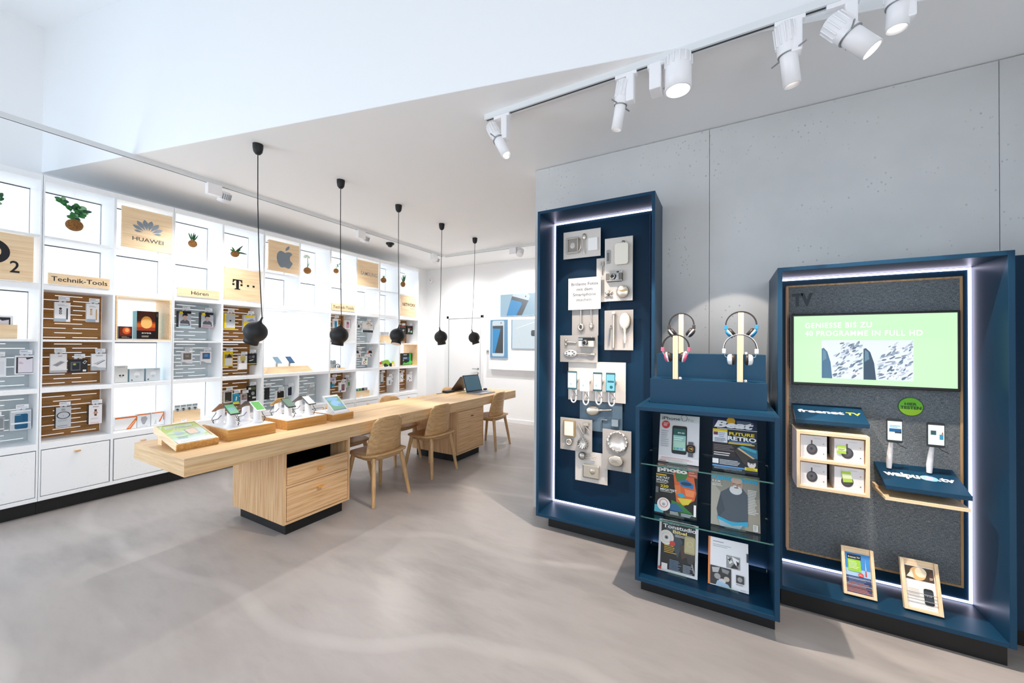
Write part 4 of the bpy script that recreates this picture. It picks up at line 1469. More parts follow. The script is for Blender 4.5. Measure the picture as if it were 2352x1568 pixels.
def make_chair():
    o = thing('wooden_chair', '', 'chair')
    m = MB()
    # seat: rounded square, slightly dished, thicker lip at the back (local +y is the back)
    N = 44
    ZS = .445

    def outline(k, s=1.0):
        a = 2 * PI * k / N
        e = 3.6
        c, s_ = math.cos(a), math.sin(a)
        r = (abs(c) ** e + abs(s_) ** e) ** (-1 / e)
        w = .235 if s_ > 0 else .225
        return (w * r * c * s, .222 * r * s_ * s)
    rings = []
    for s, z in ((.97, ZS - .018), (1.0, ZS - .010), (1.0, ZS - .003), (.97, ZS), (.7, ZS - .008), (.35, ZS - .014), (.02, ZS - .015)):
        rings.append([(outline(k, s)[0], outline(k, s)[1], z + (.012 * (outline(k, s)[1] / .22) ** 2 if outline(k, s)[1] > 0 else -.01 * (outline(k, s)[1] / .22) ** 2)) for k in range(N)])
    m.ring_sweep(rings, CHO)
    m.build('seat', o)
    m = MB()
    rings = [[(outline(k, s)[0], outline(k, s)[1] * .98 - .004, z) for k in range(N)] for s, z in ((.68, ZS - .062), (.78, ZS - .055), (.90, ZS - .012))]
    m.ring_sweep(rings, CHO)
    m.build('seat_frame', o)
    # back: tapered, rounded, bowed shell
    m = MB()
    nu, nv = 17, 15
    vs_ = []
    for side in (0, 1):
        for j in range(nv):
            v = j / (nv - 1)
            hw = .205 - .045 * v
            top = 1.0
            if v > .72:
                q = (v - .72) / .28
                hw *= math.sqrt(max(1 - (q * .93) ** 2.6, 0.02)) * .45 + .55
            for i in range(nu):
                u_ = -1 + 2 * i / (nu - 1)
                x = hw * u_
                y = .115 + .085 * v + (-.055 * u_ * u_) * (1 - .25 * v) + .03 * (1 - v) ** 3
                z = ZS - .012 + .352 * v - (.012 * u_ * u_ if v > .9 else 0)
                vs_.append((x, y + (.006 if side else -.006), z))
    fs = []
    P = nu * nv
    for j in range(nv - 1):
        for i in range(nu - 1):
            a = j * nu + i
            fs.append((a, a + 1, a + nu + 1, a + nu))
            fs.append((P + a, P + a + nu, P + a + nu + 1, P + a + 1))
    for i in range(nu - 1):
        a = (nv - 1) * nu + i
        fs.append((a, a + 1, P + a + 1, P + a))
        fs.append((i, P + i, P + i + 1, i + 1))
    for j in range(nv - 1):
        a = j * nu
        fs.append((a, a + nu, P + a + nu, P + a))
        b_ = j * nu + nu - 1
        fs.append((b_, P + b_, P + b_ + nu, b_ + nu))
    m.add(vs_, fs, CHO, True)
    m.build('backrest', o)
    for sx in (-1, 1):
        for sy in (-1, 1):
            m = MB()
            m.tube([(sx * .158, sy * .145, ZS - .03), (sx * .185, sy * .178, .21), (sx * .212, sy * .21, 0)], [.0215, .0195, .0155], oak('z', 'b08a5c', 'c9a272', 'dbb88a', 'chair_oak'), n=14)
            m.build('leg', o)
    return o


ch0 = make_chair()
spots_ = [(-2.915, 2.585, -92, 'oak chair nearest the camera, pulled up beside the cabinet with two drawers'),
          (-2.955, 3.395, -91, 'oak chair in front of the far cabinet, second along the near side'),
          (-2.965, 4.685, -88, 'oak chair beyond the far cabinet, in front of the open laptop'),
          (-3.535, 2.67, 90, 'oak chair behind the table, mostly hidden by the tablet riser'),
          (-3.62, 3.515, 88, 'oak chair behind the middle of the table, only its backrest top in view'),
          (-3.62, 4.72, 91, 'oak chair behind the table beside the black power box')]
for k, (x, y, r, lab) in enumerate(spots_):
    c = ch0 if k == 0 else copy_tree(ch0)
    c.location = (x, y, 0)
    c.rotation_euler = (0, 0, math.radians(r))
    c['label'] = lab
    c['group'] = 'oak chairs around the long table'

# ---------------------------------------------------------------- things on the table
RIS = oak('y', 'b07c3e', 'cb9a58', 'dcb176', 'riser_oak')
o = thing('info_tray', 'sloped oak tray holding a pale green printed sheet, at the near table end', 'tray', (-3.108, 1.228, TZ1), PI / 2)
M = Matrix.Rotation(math.radians(12.5), 4, 'X')   # local y away from the shopper
w, L = .237, .372
m = MB(M=M)
hh = .046
for x0, x1, y0, y1 in ((-w / 2, w / 2, 0, .010), (-w / 2, w / 2, L - .010, L), (-w / 2, -w / 2 + .010, .010, L - .010), (w / 2 - .010, w / 2, .010, L - .010)):
    m.box(x0, x1, y0, y1, 0.0, hh, RIS if y1 < .02 else PY_)
m.box(-w / 2 + .01, w / 2 - .01, .01, L - .01, 0.0, .012, PY_)
m.build('frame', o, bevel=.001)
m = MB()
m.hexa([(-w / 2 + .02, L - .09, 0), (w / 2 - .02, L - .09, 0), (w / 2 - .02, L - .03, 0), (-w / 2 + .02, L - .03, 0), (-w / 2 + .02, L - .09, .06), (w / 2 - .02, L - .09, .06), (w / 2 - .02, L - .03, .073), (-w / 2 + .02, L - .03, .073)], PY_)
m.build('wedge', o)
Ms = M @ Matrix.Translation((-w / 2 + .013, .013, .0425)) @ Matrix.Rotation(math.radians(-90), 4, 'X')
m = MB(M=Ms)
sw_, sh_ = w - .026, L - .026
m.rect(0, sw_, 0, sh_, 0, ink('eef0ea'), .002)
els(m, sw_, sh_, [('r', 0, 1, .30, 1, 'dfe9a8'), ('p', [(0, .55), (.5, .9), (1, .8), (1, 1), (0, 1)], 'c9de72'), ('p', [(.55, .3), (1, .36), (1, .72), (.75, .70)], 'f0f3f0'), ('r', .12, .86, .80, .92, 'f2f4f2'), ('l', .16, .82, .82, .90, 3, 'a9b8bf'),
                  ('n', .18, .42, .42, .60, .1, 'b9c6cc'), ('n', .50, .82, .36, .68, .06, '9fb6c4'), ('n', .53, .79, .39, .65, .05, 'e8c9b4'), ('l', .14, .5, .22, .34, 3, '9ca9b2'), ('r', 0, 1, 0, .16, 'fbfbfb'), ('l', .1, .7, .04, .12, 2, '8b97a0')])
m.build('sheet', o)
m = MB(M=M)
m.box(-w / 2 + .0105, w / 2 - .0105, .0105, L - .0105, .0445, .0458, GLASS)
m.build('cover', o)


def riser(label, y0, y1, x0, h):
    o3 = (-3.115, y0, TZ1)
    o = thing('display_riser', label, 'riser', o3, group='oak risers on the table')
    m = MB(o3)
    m.box(x0, -3.115, y0, y1, TZ1, TZ1 + h, RIS)
    m.build('block', o, bevel=.0015)
    m = MB(o3)
    m.box(x0 + .012, -3.127, y0 + .012, y1 - .012, TZ1 + h - .001, TZ1 + h + .0012, GLOSSW)
    m.build('inlay', o)
    return TZ1 + h + .0012


z1_ = riser('oak riser block with four phone stands, nearest of the three', 1.408, 1.742, -3.50, .080)
z2_ = riser('oak riser block with four phone stands, middle of the three', 1.832, 2.186, -3.48, .074)
z3_ = riser('oak riser block carrying the white tablet', 2.246, 2.468, -3.45, .060)
CABLE = mat('cable_black', '2a2a2e', .5)


def phone_stand(label, x, y, z, face, body, screen, slabel, img=None):
    """white post with a flared foot; the phone is a thing of its own resting on the tilted top"""
    rz = PI / 2 if face > 0 else -PI / 2
    o = thing('phone_stand', label, 'stand', (x, y, z), rz, group='white phone stands on the risers')
    m = MB()
    m.lathe([(.050, 0), (.050, .004), (.036, .010), (.029, .022), (.027, .09)], GLOSSW, n=28)
    m.build('foot', o)
    m = MB()
    rings = []
    for t, zz in ((0, .089), (1, .118)):
        ring = []
        for k in range(28):
            a = 2 * PI * k / 28
            xx, yy = .027 * math.cos(a), .027 * math.sin(a)
            ring.append((xx, yy, zz + (yy * .55 if t else 0) - (.012 if t else 0)))
        rings.append(ring)
    m.ring_sweep(rings, GLOSSW)
    m.build('head', o)
    m = MB()
    m.tube([(.03, -.03, .006), (.036, -.036, .02), (.03, -.04, .03)], .003, CABLE)
    m.build('cable_port', o)
    p = thing('display_phone', slabel, 'phone', (x, y, z + .123), rz, group='phones on the table stands')
    M = Matrix.Rotation(math.radians(29), 4, 'X') @ Matrix.Translation((0, .0, .006))
    m = MB(M=M)
    m.box(-.034, .034, -.068, .068, -.004, .004, body)
    m.build('body', p, bevel=.003)
    m = MB(M=M)
    m.box(-.030, .030, -.056, .056, .0041, .0044, screen)
    if img:
        img(m)
    m.build('screen', p)
    m = MB()
    pts = [(0, -.064, -.032), (.0, -.078, -.05), (.025, -.075, -.085), (.045, -.03, -.09), (.03, .03, -.075), (.01, .035, -.05)]
    m.tube([Vector(q) for q in pts], .0022, CABLE, n=6)
    m.build('cable', p)
    return o


G1 = glow('screen_green', '4fa86a', .75)
G2 = glow('screen_bright_green', '5fbf4f', .75)
G3 = glow('screen_dark_green', '3f7f5c', .6)
GW = glow('screen_white', 'f4f7f7', .9)
PHD = mat('phone_black', '23282c', .25)
PHB = mat('phone_bronze', '9a6f4a', .35)
PHM = mat('phone_dark_back', '3a3332', .3)


def im1(m):
    m.box(-.02, .02, -.02, .018, .0045, .0047, glow('screen_teal', '57a8b4', .7))


phone_stand('white phone stand at the front near corner of the nearest riser', -3.245, 1.487, z1_, 1, PHD, G1, 'black phone with a green screen, nearest one on the nearest riser', im1)
phone_stand('white phone stand at the front far corner of the nearest riser', -3.240, 1.668, z1_, 1, GLOSSW, G2, 'white phone with a bright green screen on the nearest riser')
phone_stand('white phone stand at the back near corner of the nearest riser', -3.405, 1.487, z1_, -1, PHB, G3, 'bronze phone seen from behind on the nearest riser')
phone_stand('white phone stand at the back far corner of the nearest riser', -3.400, 1.662, z1_, -1, PHM, G3, 'dark brown phone seen from behind on the nearest riser')
phone_stand('white phone stand at the front near corner of the middle riser', -3.245, 1.914, z2_, 1, PHD, G3, 'black phone with a dull dark green screen on the middle riser')
phone_stand('white phone stand at the front far corner of the middle riser', -3.245, 2.095, z2_, 1, PHD, GW, 'phone with a white screen on the middle riser')
phone_stand('white phone stand at the back near corner of the middle riser', -3.395, 1.914, z2_, -1, mat('phone_gold', 'b8924f', .35), G3, 'gold phone seen from behind on the middle riser')
phone_stand('white phone stand at the back far corner of the middle riser', -3.390, 2.100, z2_, -1, mat('phone_grey_back', '4a4c50', .3), G3, 'grey phone seen from behind on the middle riser')

o = thing('tablet', 'white tablet with a green and blue screen propped on the third riser', 'tablet', (-3.15, 2.366, z3_), PI / 2)
M = Matrix.Rotation(math.radians(38), 4, 'X')
m = MB(M=M)
m.box(-.08, .08, .0, .235, 0, .008, GLOSSW)
m.build('body', o, bevel=.003)
m = MB(M=M)
m.box(-.068, .068, .03, .21, .0081, .0084, glow('tablet_green', '79ad86', .75))
for (a, b_, r1, r2, c) in ((.0, .12, .05, .04, '8fbfe8'), (-.01, .18, .06, .022, '86b4e0'), (.035, .09, .03, .02, '6f9ed0')):
    m.add([(a + r1 * math.cos(t), b_ + r2 * math.sin(t), .0088) for t in [2 * PI * k / 20 for k in range(20)]], [tuple(range(20))], glow('tablet_' + c, c, .8))
m.box(-.068, .068, .03, .042, .0085, .0089, ink('7f97a8'))
m.build('screen', o)
m = MB()
m.hexa([(-.05, .06, 0), (.05, .06, 0), (.05, .15, 0), (-.05, .15, 0), (-.05, .09, .068), (.05, .09, .068), (.05, .14, .10), (-.05, .14, .10)], GLOSSW)
m.build('stand', o, bevel=.004)
m = MB()
m.tube([(-.07, .12, .08), (-.12, .10, .07), (-.135, .04, .03), (-.11, -.005, .005), (-.06, -.01, .004)], .003, GLOSSW, n=6)
m.build('cable', o)

# laptop pair at the far end
o = thing('laptop', 'open silver laptop with a dark teal screen facing the near chair', 'laptop', (-3.0, 4.66, TZ1), math.radians(90 - 6))
m = MB()
m.box(-.178, .178, 0, .245, 0, .014, STEEL)
m.build('base', o, bevel=.004)
m = MB()
m.box(-.15, .15, .115, .225, .0142, .0156, mat('keyboard_dark', '4f4b55', .5))
m.box(-.05, .05, .02, .095, .0142, .0148, mat('touchpad', 'c3c3c8', .3))
m.build('keyboard', o)
M = Matrix.Translation((0, .245, .012)) @ Matrix.Rotation(math.radians(-20), 4, 'X')
m = MB(M=M)
m.box(-.178, .178, 0, .008, 0, .262, mat('lid_grey', '6d7076', .3, .6))
m.build('lid', o, bevel=.004)
m = MB(M=M)
m.box(-.172, .172, -.0012, -.0002, .006, .256, mat('bezel_black', '14181c', .15))
m.box(-.160, .160, -.0018, -.0012, .024, .244, glow('laptop_teal', '1f5a70', .55))
m.build('screen', o)
o = thing('laptop', 'dark laptop lid standing back to back behind the silver laptop', 'laptop', (-3.585, 4.72, TZ1), math.radians(-90))
M = Matrix.Translation((0, -.02, .006)) @ Matrix.Rotation(math.radians(-40), 4, 'X')
m = MB(M=M)
m.box(-.17, .17, 0, .010, 0, .30, mat('lid_brown', '3a2a28', .35))
m.build('lid', o, bevel=.004)
m = MB()
m.box(-.17, .17, -.045, -.005, 0, .012, mat('lid_brown', '3a2a28', .35))
m.build('base', o, bevel=.003)
o = thing('power_box', 'flat black power box on the table beside the laptops', 'power box', (-3.56, 4.47, TZ1), 0)
MB().box(-.05, .05, -.09, .07, 0, .034, BLACK).build('housing', o, bevel=.004)
MB().tube([(0, -.09, .012), (-.02, -.16, .006), (-.03, -.24, .004)], .004, BLACK).build('cable', o)
o = thing('computer_mouse', 'small black mouse on a grey pad past the laptop', 'mouse', (-3.28, 5.02, TZ1), 0)
MB().ball((0, 0, .017), .028, .045, .016, BLACK, 16, 8).build('shell', o)
MB().box(-.10, .08, -.12, .10, 0, .002, mat('pad_grey', 'a9adb2', .6)).build('pad', o)

# ---------------------------------------------------------------- tall navy case with keepsakes
def case(o, x0, x1, y0, y1, z0, z1, t, yb, org, bot=True):
    """open fronted box; yb is the face of its back board"""
    m = MB(org)
    m.box(x0, x0 + t, y0, y1, z0, z1, NAVY)
    m.box(x1 - t, x1, y0, y1, z0, z1, NAVY)
    m.box(x0 + t, x1 - t, y0, y1, z1 - t, z1, NAVY)
    m.box(x0 + t, x1 - t, y0, y1, z0, z0 + t, NAVY)
    m.box(x0 + t, x1 - t, yb, y1 - .002, z0 + t, z1 - t, NAVY)
    return m.build('case', o, bevel=.0012)


def led_frame(o, x0, x1, z0, z1, y, w, org, sides='lrtb'):
    """light strip in the corner between side boards and back board"""
    m = MB(org)
    if 'l' in sides:
        m.box(x0, x0 + w, y - .004, y, z0, z1, LED)
    if 'r' in sides:
        m.box(x1 - w, x1, y - .004, y, z0, z1, LED)
    if 't' in sides:
        m.box(x0 + w, x1 - w, y - .004, y, z1 - w, z1, LED)
    if 'b' in sides:
        m.box(x0 + w, x1 - w, y - .004, y, z0, z0 + w, LED)
    m.build('light_strip', o)


org = (-.868, 2.755, 0)
tall = thing('display_case', 'tall navy display case full of silver keepsakes on grey boards', 'display case', org)
case(tall, -1.313, -.424, 2.755, 3.104, .10, 2.515, .022, 3.045, org)
MB(org).box(-1.24, -.46, 2.84, 3.10, 0, .10, PLINTH).build('plinth', tall)
led_frame(tall, -1.289, -.448, .124, 2.491, 3.0445, .012, org)
MB(org).box(-1.238, -.497, 2.990, 3.0445, .178, 2.440, NAVY2).build('raised_panel', tall, bevel=.001)

BOARD = mat('keepsake_board', 'b3aca6', 0.5)
BOARDL = mat('keepsake_board_pale', 'd8d0c8', 0.5)
BOARDD = mat('keepsake_board_blue', '5b7080', 0.5)


def board(label, u0, u1, v0, v1, y, mtl, back=2.990, sp=((.2, .2), (.8, .8))):
    o = thing('mounting_board', label, 'board', (u0, y, v0), 0, group='boards in the tall navy case')
    w, h = u1 - u0, v1 - v0
    MB().box(0, w, 0, .006, 0, h, mtl).build('panel', o, bevel=.0008)
    m = MB()
    for a, c in sp:
        m.lathe([(.008, .006), (.008, back - y - .0005)], STEEL, (w * a, 0, h * c), axis='y', n=10)
    m.build('spacer', o)
    return o


board('pale board with glass frame, spoon and white booklet, topmost in the tall navy case', -1.161, -.853, 2.151, 2.37, 2.930, BOARDL)
board('large pale upright board with flask, camera and round tin', -.821, -.609, 1.791, 2.277, 2.936, BOARDL)
board('narrow pale board mostly hidden between the top two boards', -.894, -.815, 1.792, 2.137, 2.962, BOARDL)
board('grey board with hammer and ladle, under the white text board', -1.096, -.877, 1.529, 1.787, 2.962, BOARD)
board('grey upright board with ruler and cream hairbrush', -.821, -.604, 1.416, 1.721, 2.936, BOARD)
board('grey board with wrench, camera and cake server', -1.188, -.874, 1.315, 1.531, 2.936, BOARD)
board('large pale board behind the four phones on handles', -1.124, -.663, 1.009, 1.321, 2.960, BOARDL)
board('dark blue-grey board with silver hairbrush and bent key', -1.029, -.689, .773, 1.004, 2.970, BOARDD)
board('grey board with cream tin, pliers and fluted mould', -1.182, -.915, .605, .863, 2.936, BOARD, 2.990, ((.2, .2), (.2, .8)))
board('grey board with scalloped silver dish and oval box', -.832, -.615, .498, .808, 2.936, BOARD)
board('pale board with tea strainer and engraved cigarette case, lowest of all', -1.061, -.798, .366, .606, 2.960, BOARDL)
tx = thing('text_board', 'white board with four lines of grey German text', 'sign', (-1.117, 2.930, 1.736))
w, h = .267, .254
MB().box(0, w, 0, .006, 0, h, mat('text_board_white', 'f1eeea', .5)).build('panel', tx)
m = MB()
for k, (s_, a, c) in enumerate((('Brillante Fotos', .10, .92), ('mit dem', .27, .75), ('Smartphone', .15, .86), ('machen.', .27, .75))):
    m.text(s_, w * a, w * c, h * (.76 - .165 * k), .0235, .0008, ink('6b6b6b'), .012)
m.build('lettering', tx)
m = MB()
for a in (.2, .8):
    m.lathe([(.008, .006), (.008, .0595)], STEEL, (w * a, 0, h * .5), axis='y', n=10)
m.build('spacer', tx)


def keep(name, label, cat, x, z, y=2.930):
    return thing(name, label, cat, (x, y - .0005, z))


# local y = 0 is the board face; objects grow towards -y
def camera_(label, x, z, w, h, y, kind):
    o = keep('film_camera', label, 'camera', x, z, y)
    m = MB()
    m.box(-w / 2, w / 2, -.035, 0, -h / 2, h / 2 * .6, mat('camera_leather', '77736d', .6) if kind == 1 else CREAM)
    m.build('body', o, bevel=.004)
    m = MB()
    if kind == 1:
        m.box(-w * .28, w / 2, -.036, 0, h * .26, h / 2, SILVER)
        m.box(-w / 2, w / 2, -.037, -.001, -h / 2, -h * .40, SILVER)
        m.box(-w * .26, w * .28, -.0375, -.001, -h * .40, h * .3, SILVER)
    else:
        m.box(-w / 2, w / 2, -.036, 0, h * .14, h / 2, BLACK)
        m.box(-w / 2, -w * .2, -.0365, -.001, h * .22, h * .42, ink('9fb0ba'))
    m.build('top_plate', o, bevel=.002)
    m = MB()
    m.lathe([(.026, -.036), (.026, -.052), (.020, -.054), (.019, -.066), (.016, -.066), (.013, -.058), (.002, -.058)], SILVER, (-.004, 0, -h * .08), axis='y', n=24)
    m.build('lens_barrel', o)
    m = MB()
    m.lathe([(.013, -.0665), (.010, -.0670), (.002, -.0672)], BLACK, (-.004, 0, -h * .08), axis='y', n=20)
    m.build('glass', o)
    m = MB()
    m.box(w * .18, w * .32, -.0375, -.03, h * .31, h * .43, BLACK)
    m.lathe([(.007, h / 2), (.007, h / 2 + .006)], SILVER, (w * .36, -.018, 0), n=12)
    m.build('viewfinder', o)


camera_('silver film camera with grey leather sides on the large pale board', -.742, 1.978, .123, .078, 2.936, 1)
camera_('black-topped cream film camera beside the wrench', -.958, 1.476, .123, .074, 2.936, 2)


def spoon_(name, label, x, z, L, ang, bowl, y, mtl=OLDSILVER, hole=False):
    o = keep(name, label, 'spoon', x, z, y)
    M = Matrix.Rotation(math.radians(ang), 4, 'Y')
    m = MB(M=M)
    m.tube([(0, -.008, -L / 2), (0, -.014, -L * .3), (0, -.010, 0), (0, -.010, L * .25)], [.006, .004, .003, .004], mtl, n=8)
    m.build('handle', o)
    m = MB(M=M)
    m.ball((0, -.010, L * .25 + bowl * .8), bowl * .62, .009, bowl, mtl, 18, 10)
    m.build('bowl', o)


spoon_('silver_spoon', 'silver spoon upright between the glass frame and white booklet', -.982, 2.255, .155, 0, .025, 2.930)
spoon_('ladle', 'silver ladle hanging bowl down beside the hammer', -.932, 1.668, .17, 180, .026, 2.962)
o = keep('picture_frame', 'small glass fronted silver frame at the top of the navy case', 'frame', -1.078, 2.253, 2.930)
m = MB()
for x0, x1, z0, z1 in ((-.05, .05, .05, .064), (-.05, .05, -.064, -.05), (-.05, -.038, -.05, .05), (.038, .05, -.05, .05)):
    m.box(x0, x1, -.022, 0, z0, z1, OLDSILVER)
m.build('frame', o, bevel=.003)
m = MB()
m.box(-.038, .038, -.012, 0, -.05, .05, mat('frame_glass', '9a938b', .12))
m.ball((0, -.012, .0), .022, .006, .026, mat('frame_glass_pale', 'c9c2ba', .15), 16, 8)
m.build('glass', o)
m = MB()
m.tube([(.05, -.01, .05), (.066, -.02, .04), (.07, -.02, -.03), (.05, -.01, -.055)], .005, OLDSILVER)
m.build('strap', o)
o = keep('booklet', 'plain white booklet leaning on the topmost board', 'booklet', -.912, 2.247, 2.930)
MB().box(-.038, .038, -.012, 0, -.05, .05, mat('booklet_white', 'f6f3ee', .5)).build('cover', o, bevel=.0015)
o = keep('rasp', 'small silver rasp at the side of the large pale board', 'tool', -.792, 2.134, 2.936)
MB().box(-.013, .013, -.012, 0, -.05, .052, STEEL).build('blade', o, bevel=.004)
m = MB()
m.box(-.008, .008, -.014, -.012, -.035, .03, mat('rasp_dark', '6d6a66', .4))
m.build('grip', o)
o = keep('hip_flask', 'large cream flask on the pale board', 'flask', -.687, 2.148, 2.936)
m = MB()
m.rrect(-.05, .05, -.085, .075, .018, .032, CREAM, .032)
m.build('body', o, bevel=.006)
MB().lathe([(.010, .075), (.012, .092), (.002, .094)], SILVER, (.012, -.016, 0), n=14).build('cap', o)
o = keep('filigree_brooch', 'spiky dark and cream filigree cross near the foot of the pale board', 'ornament', -.786, 1.843, 2.936)
m = MB()
for a in (35, 90, 145, 215, 325):
    t = math.radians(a)
    m.tube([(0, -.012, 0), (.026 * math.cos(t), -.01, .026 * math.sin(t))], [.008, .005], OLDSILVER)
    m.ball((.030 * math.cos(t), -.01, .030 * math.sin(t)), .007, .007, .007, OLDSILVER, 10, 6)
m.build('arms', o)
MB().ball((0, -.016, 0), .011, .008, .011, mat('brooch_dark', '4a4038', .3), 12, 8).build('stone', o)
o = keep('round_tin', 'round silver tin with a fine bar across its lid', 'tin', -.680, 1.858, 2.936)
MB().lathe([(.048, 0), (.048, -.018), (.044, -.024), (.002, -.026)], OLDSILVER, axis='y', n=32).build('lid', o)
MB().box(-.02, .036, -.030, -.024, .004, .010, mat('tin_bar', 'b99a5c', .3, .6)).build('clasp', o)
o = keep('bottle_opener', 'small silver opener on the narrow hidden board', 'tool', -.848, 2.055, 2.962)
m = MB()
m.tube([(0, -.008, -.05), (0, -.008, .02)], .004, OLDSILVER)
m.tube([(.014 * math.cos(t), -.008, .034 + .016 * math.sin(t)) for t in [2 * PI * k / 14 for k in range(14)]], .004, OLDSILVER, closed=True)
m.build('body', o)
o = keep('t_hammer', 'silver hammer with long head and ring foot', 'hammer', -1.016, 1.67, 2.962)
MB().box(-.052, .052, -.024, 0, .082, .108, OLDSILVER).build('head', o, bevel=.003)
MB().tube([(0, -.012, .082), (0, -.012, -.05)], .005, OLDSILVER).build('handle', o)
MB().tube([(.018 * math.cos(t), -.014, -.074 + .022 * math.sin(t)) for t in [2 * PI * k / 18 for k in range(18)]], .009, OLDSILVER, closed=True).build('ring', o)
o = keep('dental_pick', 'thin silver hook tool beside the ruler', 'tool', -.778, 1.535, 2.936)
MB().tube([(-.01, -.008, -.09), (-.008, -.008, -.02), (-.002, -.008, .04), (.012, -.010, .07), (.018, -.01, .06)], [.003, .005, .004, .003, .002], STEEL, n=8).build('shaft', o)
o = keep('ribbed_ruler', 'long ribbed silver rod with ball top', 'rod', -.746, 1.565, 2.936)
m = MB()
prof = []
for k in range(40):
    z = -.135 + .255 * k / 39
    prof.append((.0105 if k % 2 else .0085, z))
m.lathe(prof, OLDSILVER, (0, -.012, 0), n=12)
m.build('shaft', o)
MB().ball((0, -.014, .132), .015, .013, .014, CREAM, 14, 8).build('knob', o)


def hairbrush(label, x, z, ang, s, y, c1, c2):
    o = keep('hairbrush', label, 'brush', x, z, y)
    M = Matrix.Rotation(math.radians(ang), 4, 'Y') @ Matrix.Scale(s, 4)
    m = MB(M=M)
    m.ball((0, -.020, .05), .040, .016, .062, c1, 22, 12)
    m.build('head', o)
    m = MB(M=M)
    m.tube([(0, -.018, .0), (0, -.014, -.035), (0, -.014, -.08), (0, -.016, -.115)], [.014, .007, .010, .006], c1, n=12)
    m.build('handle', o)
    m = MB(M=M)
    m.ball((0, -.008, .05), .042, .010, .064, c2, 22, 10)
    m.build('bristle_pad', o)


hairbrush('cream and gold hairbrush standing upright beside the ribbed rod', -.662, 1.585, 0, 1.0, 2.936, CREAM, mat('brush_gold', 'c79f5e', .35, .5))
hairbrush('aged silver hairbrush lying sideways on the dark blue-grey board', -.872, .942, -97, .92, 2.970, OLDSILVER, mat('brush_pad', '8d7d6c', .5))
o = keep('wrench', 'small silver bone shaped wrench', 'tool', -1.09, 1.472, 2.936)
m = MB()
m.tube([(-.035, -.008, .004), (.045, -.008, .0)], [.006, .005], OLDSILVER)
m.build('shaft', o)
m = MB()
for dz in (-.016, .018):
    m.ball((-.045, -.009, dz), .012, .008, .011, OLDSILVER, 12, 8)
m.build('jaw', o)
o = keep('cake_server', 'silver cake server with pierced oval blade', 'server', -1.02, 1.385, 2.936)
MB().ball((-.075, -.010, 0), .058, .007, .030, mat('pierced_silver', 'e3e0da', .3, .6), 26, 8).build('blade', o)
m = MB()
for k in range(7):
    a = 2 * PI * k / 7
    m.ball((-.075 + .034 * math.cos(a), -.0165, .016 * math.sin(a)), .008, .002, .005, mat('pierced_dark', '5a5650', .4), 8, 5)
m.build('pierced_dots', o)
MB().tube([(-.02, -.012, 0), (.04, -.014, -.002), (.128, -.012, -.006)], [.006, .005, .011], OLDSILVER, n=10).build('handle', o)

PHS = [(-1.064, 1.174, .077, .144, mat('phone_teal', '2d5d66', .3), 'e9f3f3', 'first phone from the case edge with dark teal frame and white screen'),
       (-.962, 1.168, .078, .156, GLOSSW, 'f6f6f6', 'white phone, second in the row on white handles'),
       (-.859, 1.172, .072, .144, mat('phone_teal2', '1f4f58', .3), 'e6f1f4', 'dark teal phone with white screen, third in the row on white handles'),
       (-.759, 1.171, .071, .148, mat('phone_teal3', '24525a', .3), '79c9d8', 'phone with a light blue screen, last in the row on white handles')]
for k, (x, z, w, h, body, scr, lab) in enumerate(PHS):
    o = thing('display_phone', lab, 'phone', (x, 2.885, z), 0, group='phones in the tall navy case')
    m = MB()
    m.box(-w / 2, w / 2, 0, .009, -h / 2, h / 2, body)
    m.build('body', o, bevel=.003)
    m = MB()
    m.rect(-w / 2 + .004, w / 2 - .004, -h / 2 + .013, h / 2 - .013, .0006, glow('screen_' + scr, scr, .95))
    if k == 3:
        m.rect(-.022, .026, .0, .014, .001, ink('2f5f6c'))
        m.disc(.006, -.034, .012, .012, .001, ink('2f5f6c'))
    else:
        m.disc(-.01, -.03, .008, .008, .001, ink('9fc2c8'))
        m.lines(-.02, .02, .03, .005, 2, .003, .001, ink('c3d3d6'))
    m.build('screen', o)
    m = MB()
    m.tube([(.0, .004, -h / 2), (.02, -.004, -h / 2 - .02), (.035, .01, -h / 2 - .05), (.01, .03, -h / 2 - .055)], .0016, CABLE, n=6)
    m.build('cable', o)
    s = thing('phone_holder', 'white looped holder under the ' + ['first', 'second', 'third', 'last'][k] + ' phone in the tall navy case', 'holder', (x, 2.954, z), 0, group='white phone handles in the tall case')
    m = MB()
    m.lathe([(.028, .0), (.028, -.035), (.024, -.0595)], GLOSSW, (0.005, .0, .01), axis='y', n=20)
    m.build('puck', s)
    m = MB()
    dz = -h / 2
    pts = [(-.020, -.03, dz + .02), (-.021, -.034, dz - .06)] + [(-.021 * math.cos(t), -.034, dz - .075 - .032 * math.sin(t)) for t in [PI * q / 8 for q in range(9)]] + [(.021, -.034, dz - .06), (.020, -.03, dz + .02)]
    m.tube(pts, .0065, GLOSSW, n=8)
    m.build('loop', s)
o = keep('hex_key', 'bent silver hex key on the dark blue-grey board', 'tool', -.832, .833, 2.970)
MB().tube([(-.018, -.006, -.04), (-.018, -.006, .034), (-.012, -.006, .039), (.03, -.006, .037)], .005, STEEL, n=6).build('shaft', o)
o = keep('silver_cube', 'small shiny silver cube on the dark blue-grey board', 'cube', -.734, .862, 2.970)
MB().box(-.027, .027, -.045, 0, -.027, .027, mat('mirror_steel', 'c9d6de', .08, 1.0)).build('block', o, bevel=.003)
o = keep('card_tin', 'upright cream tin with gold edge', 'tin', -1.10, .781, 2.936)
MB().box(-.048, .048, -.020, 0, -.066, .066, mat('gold_edge', 'bfa57a', .3, .6)).build('rim', o, bevel=.005)
MB().box(-.038, .038, -.024, -.020, -.056, .056, CREAM).build('lid', o, bevel=.004)
o = keep('pliers', 'small silver pliers opened in a V', 'tool', -.978, .798, 2.936)
m = MB()
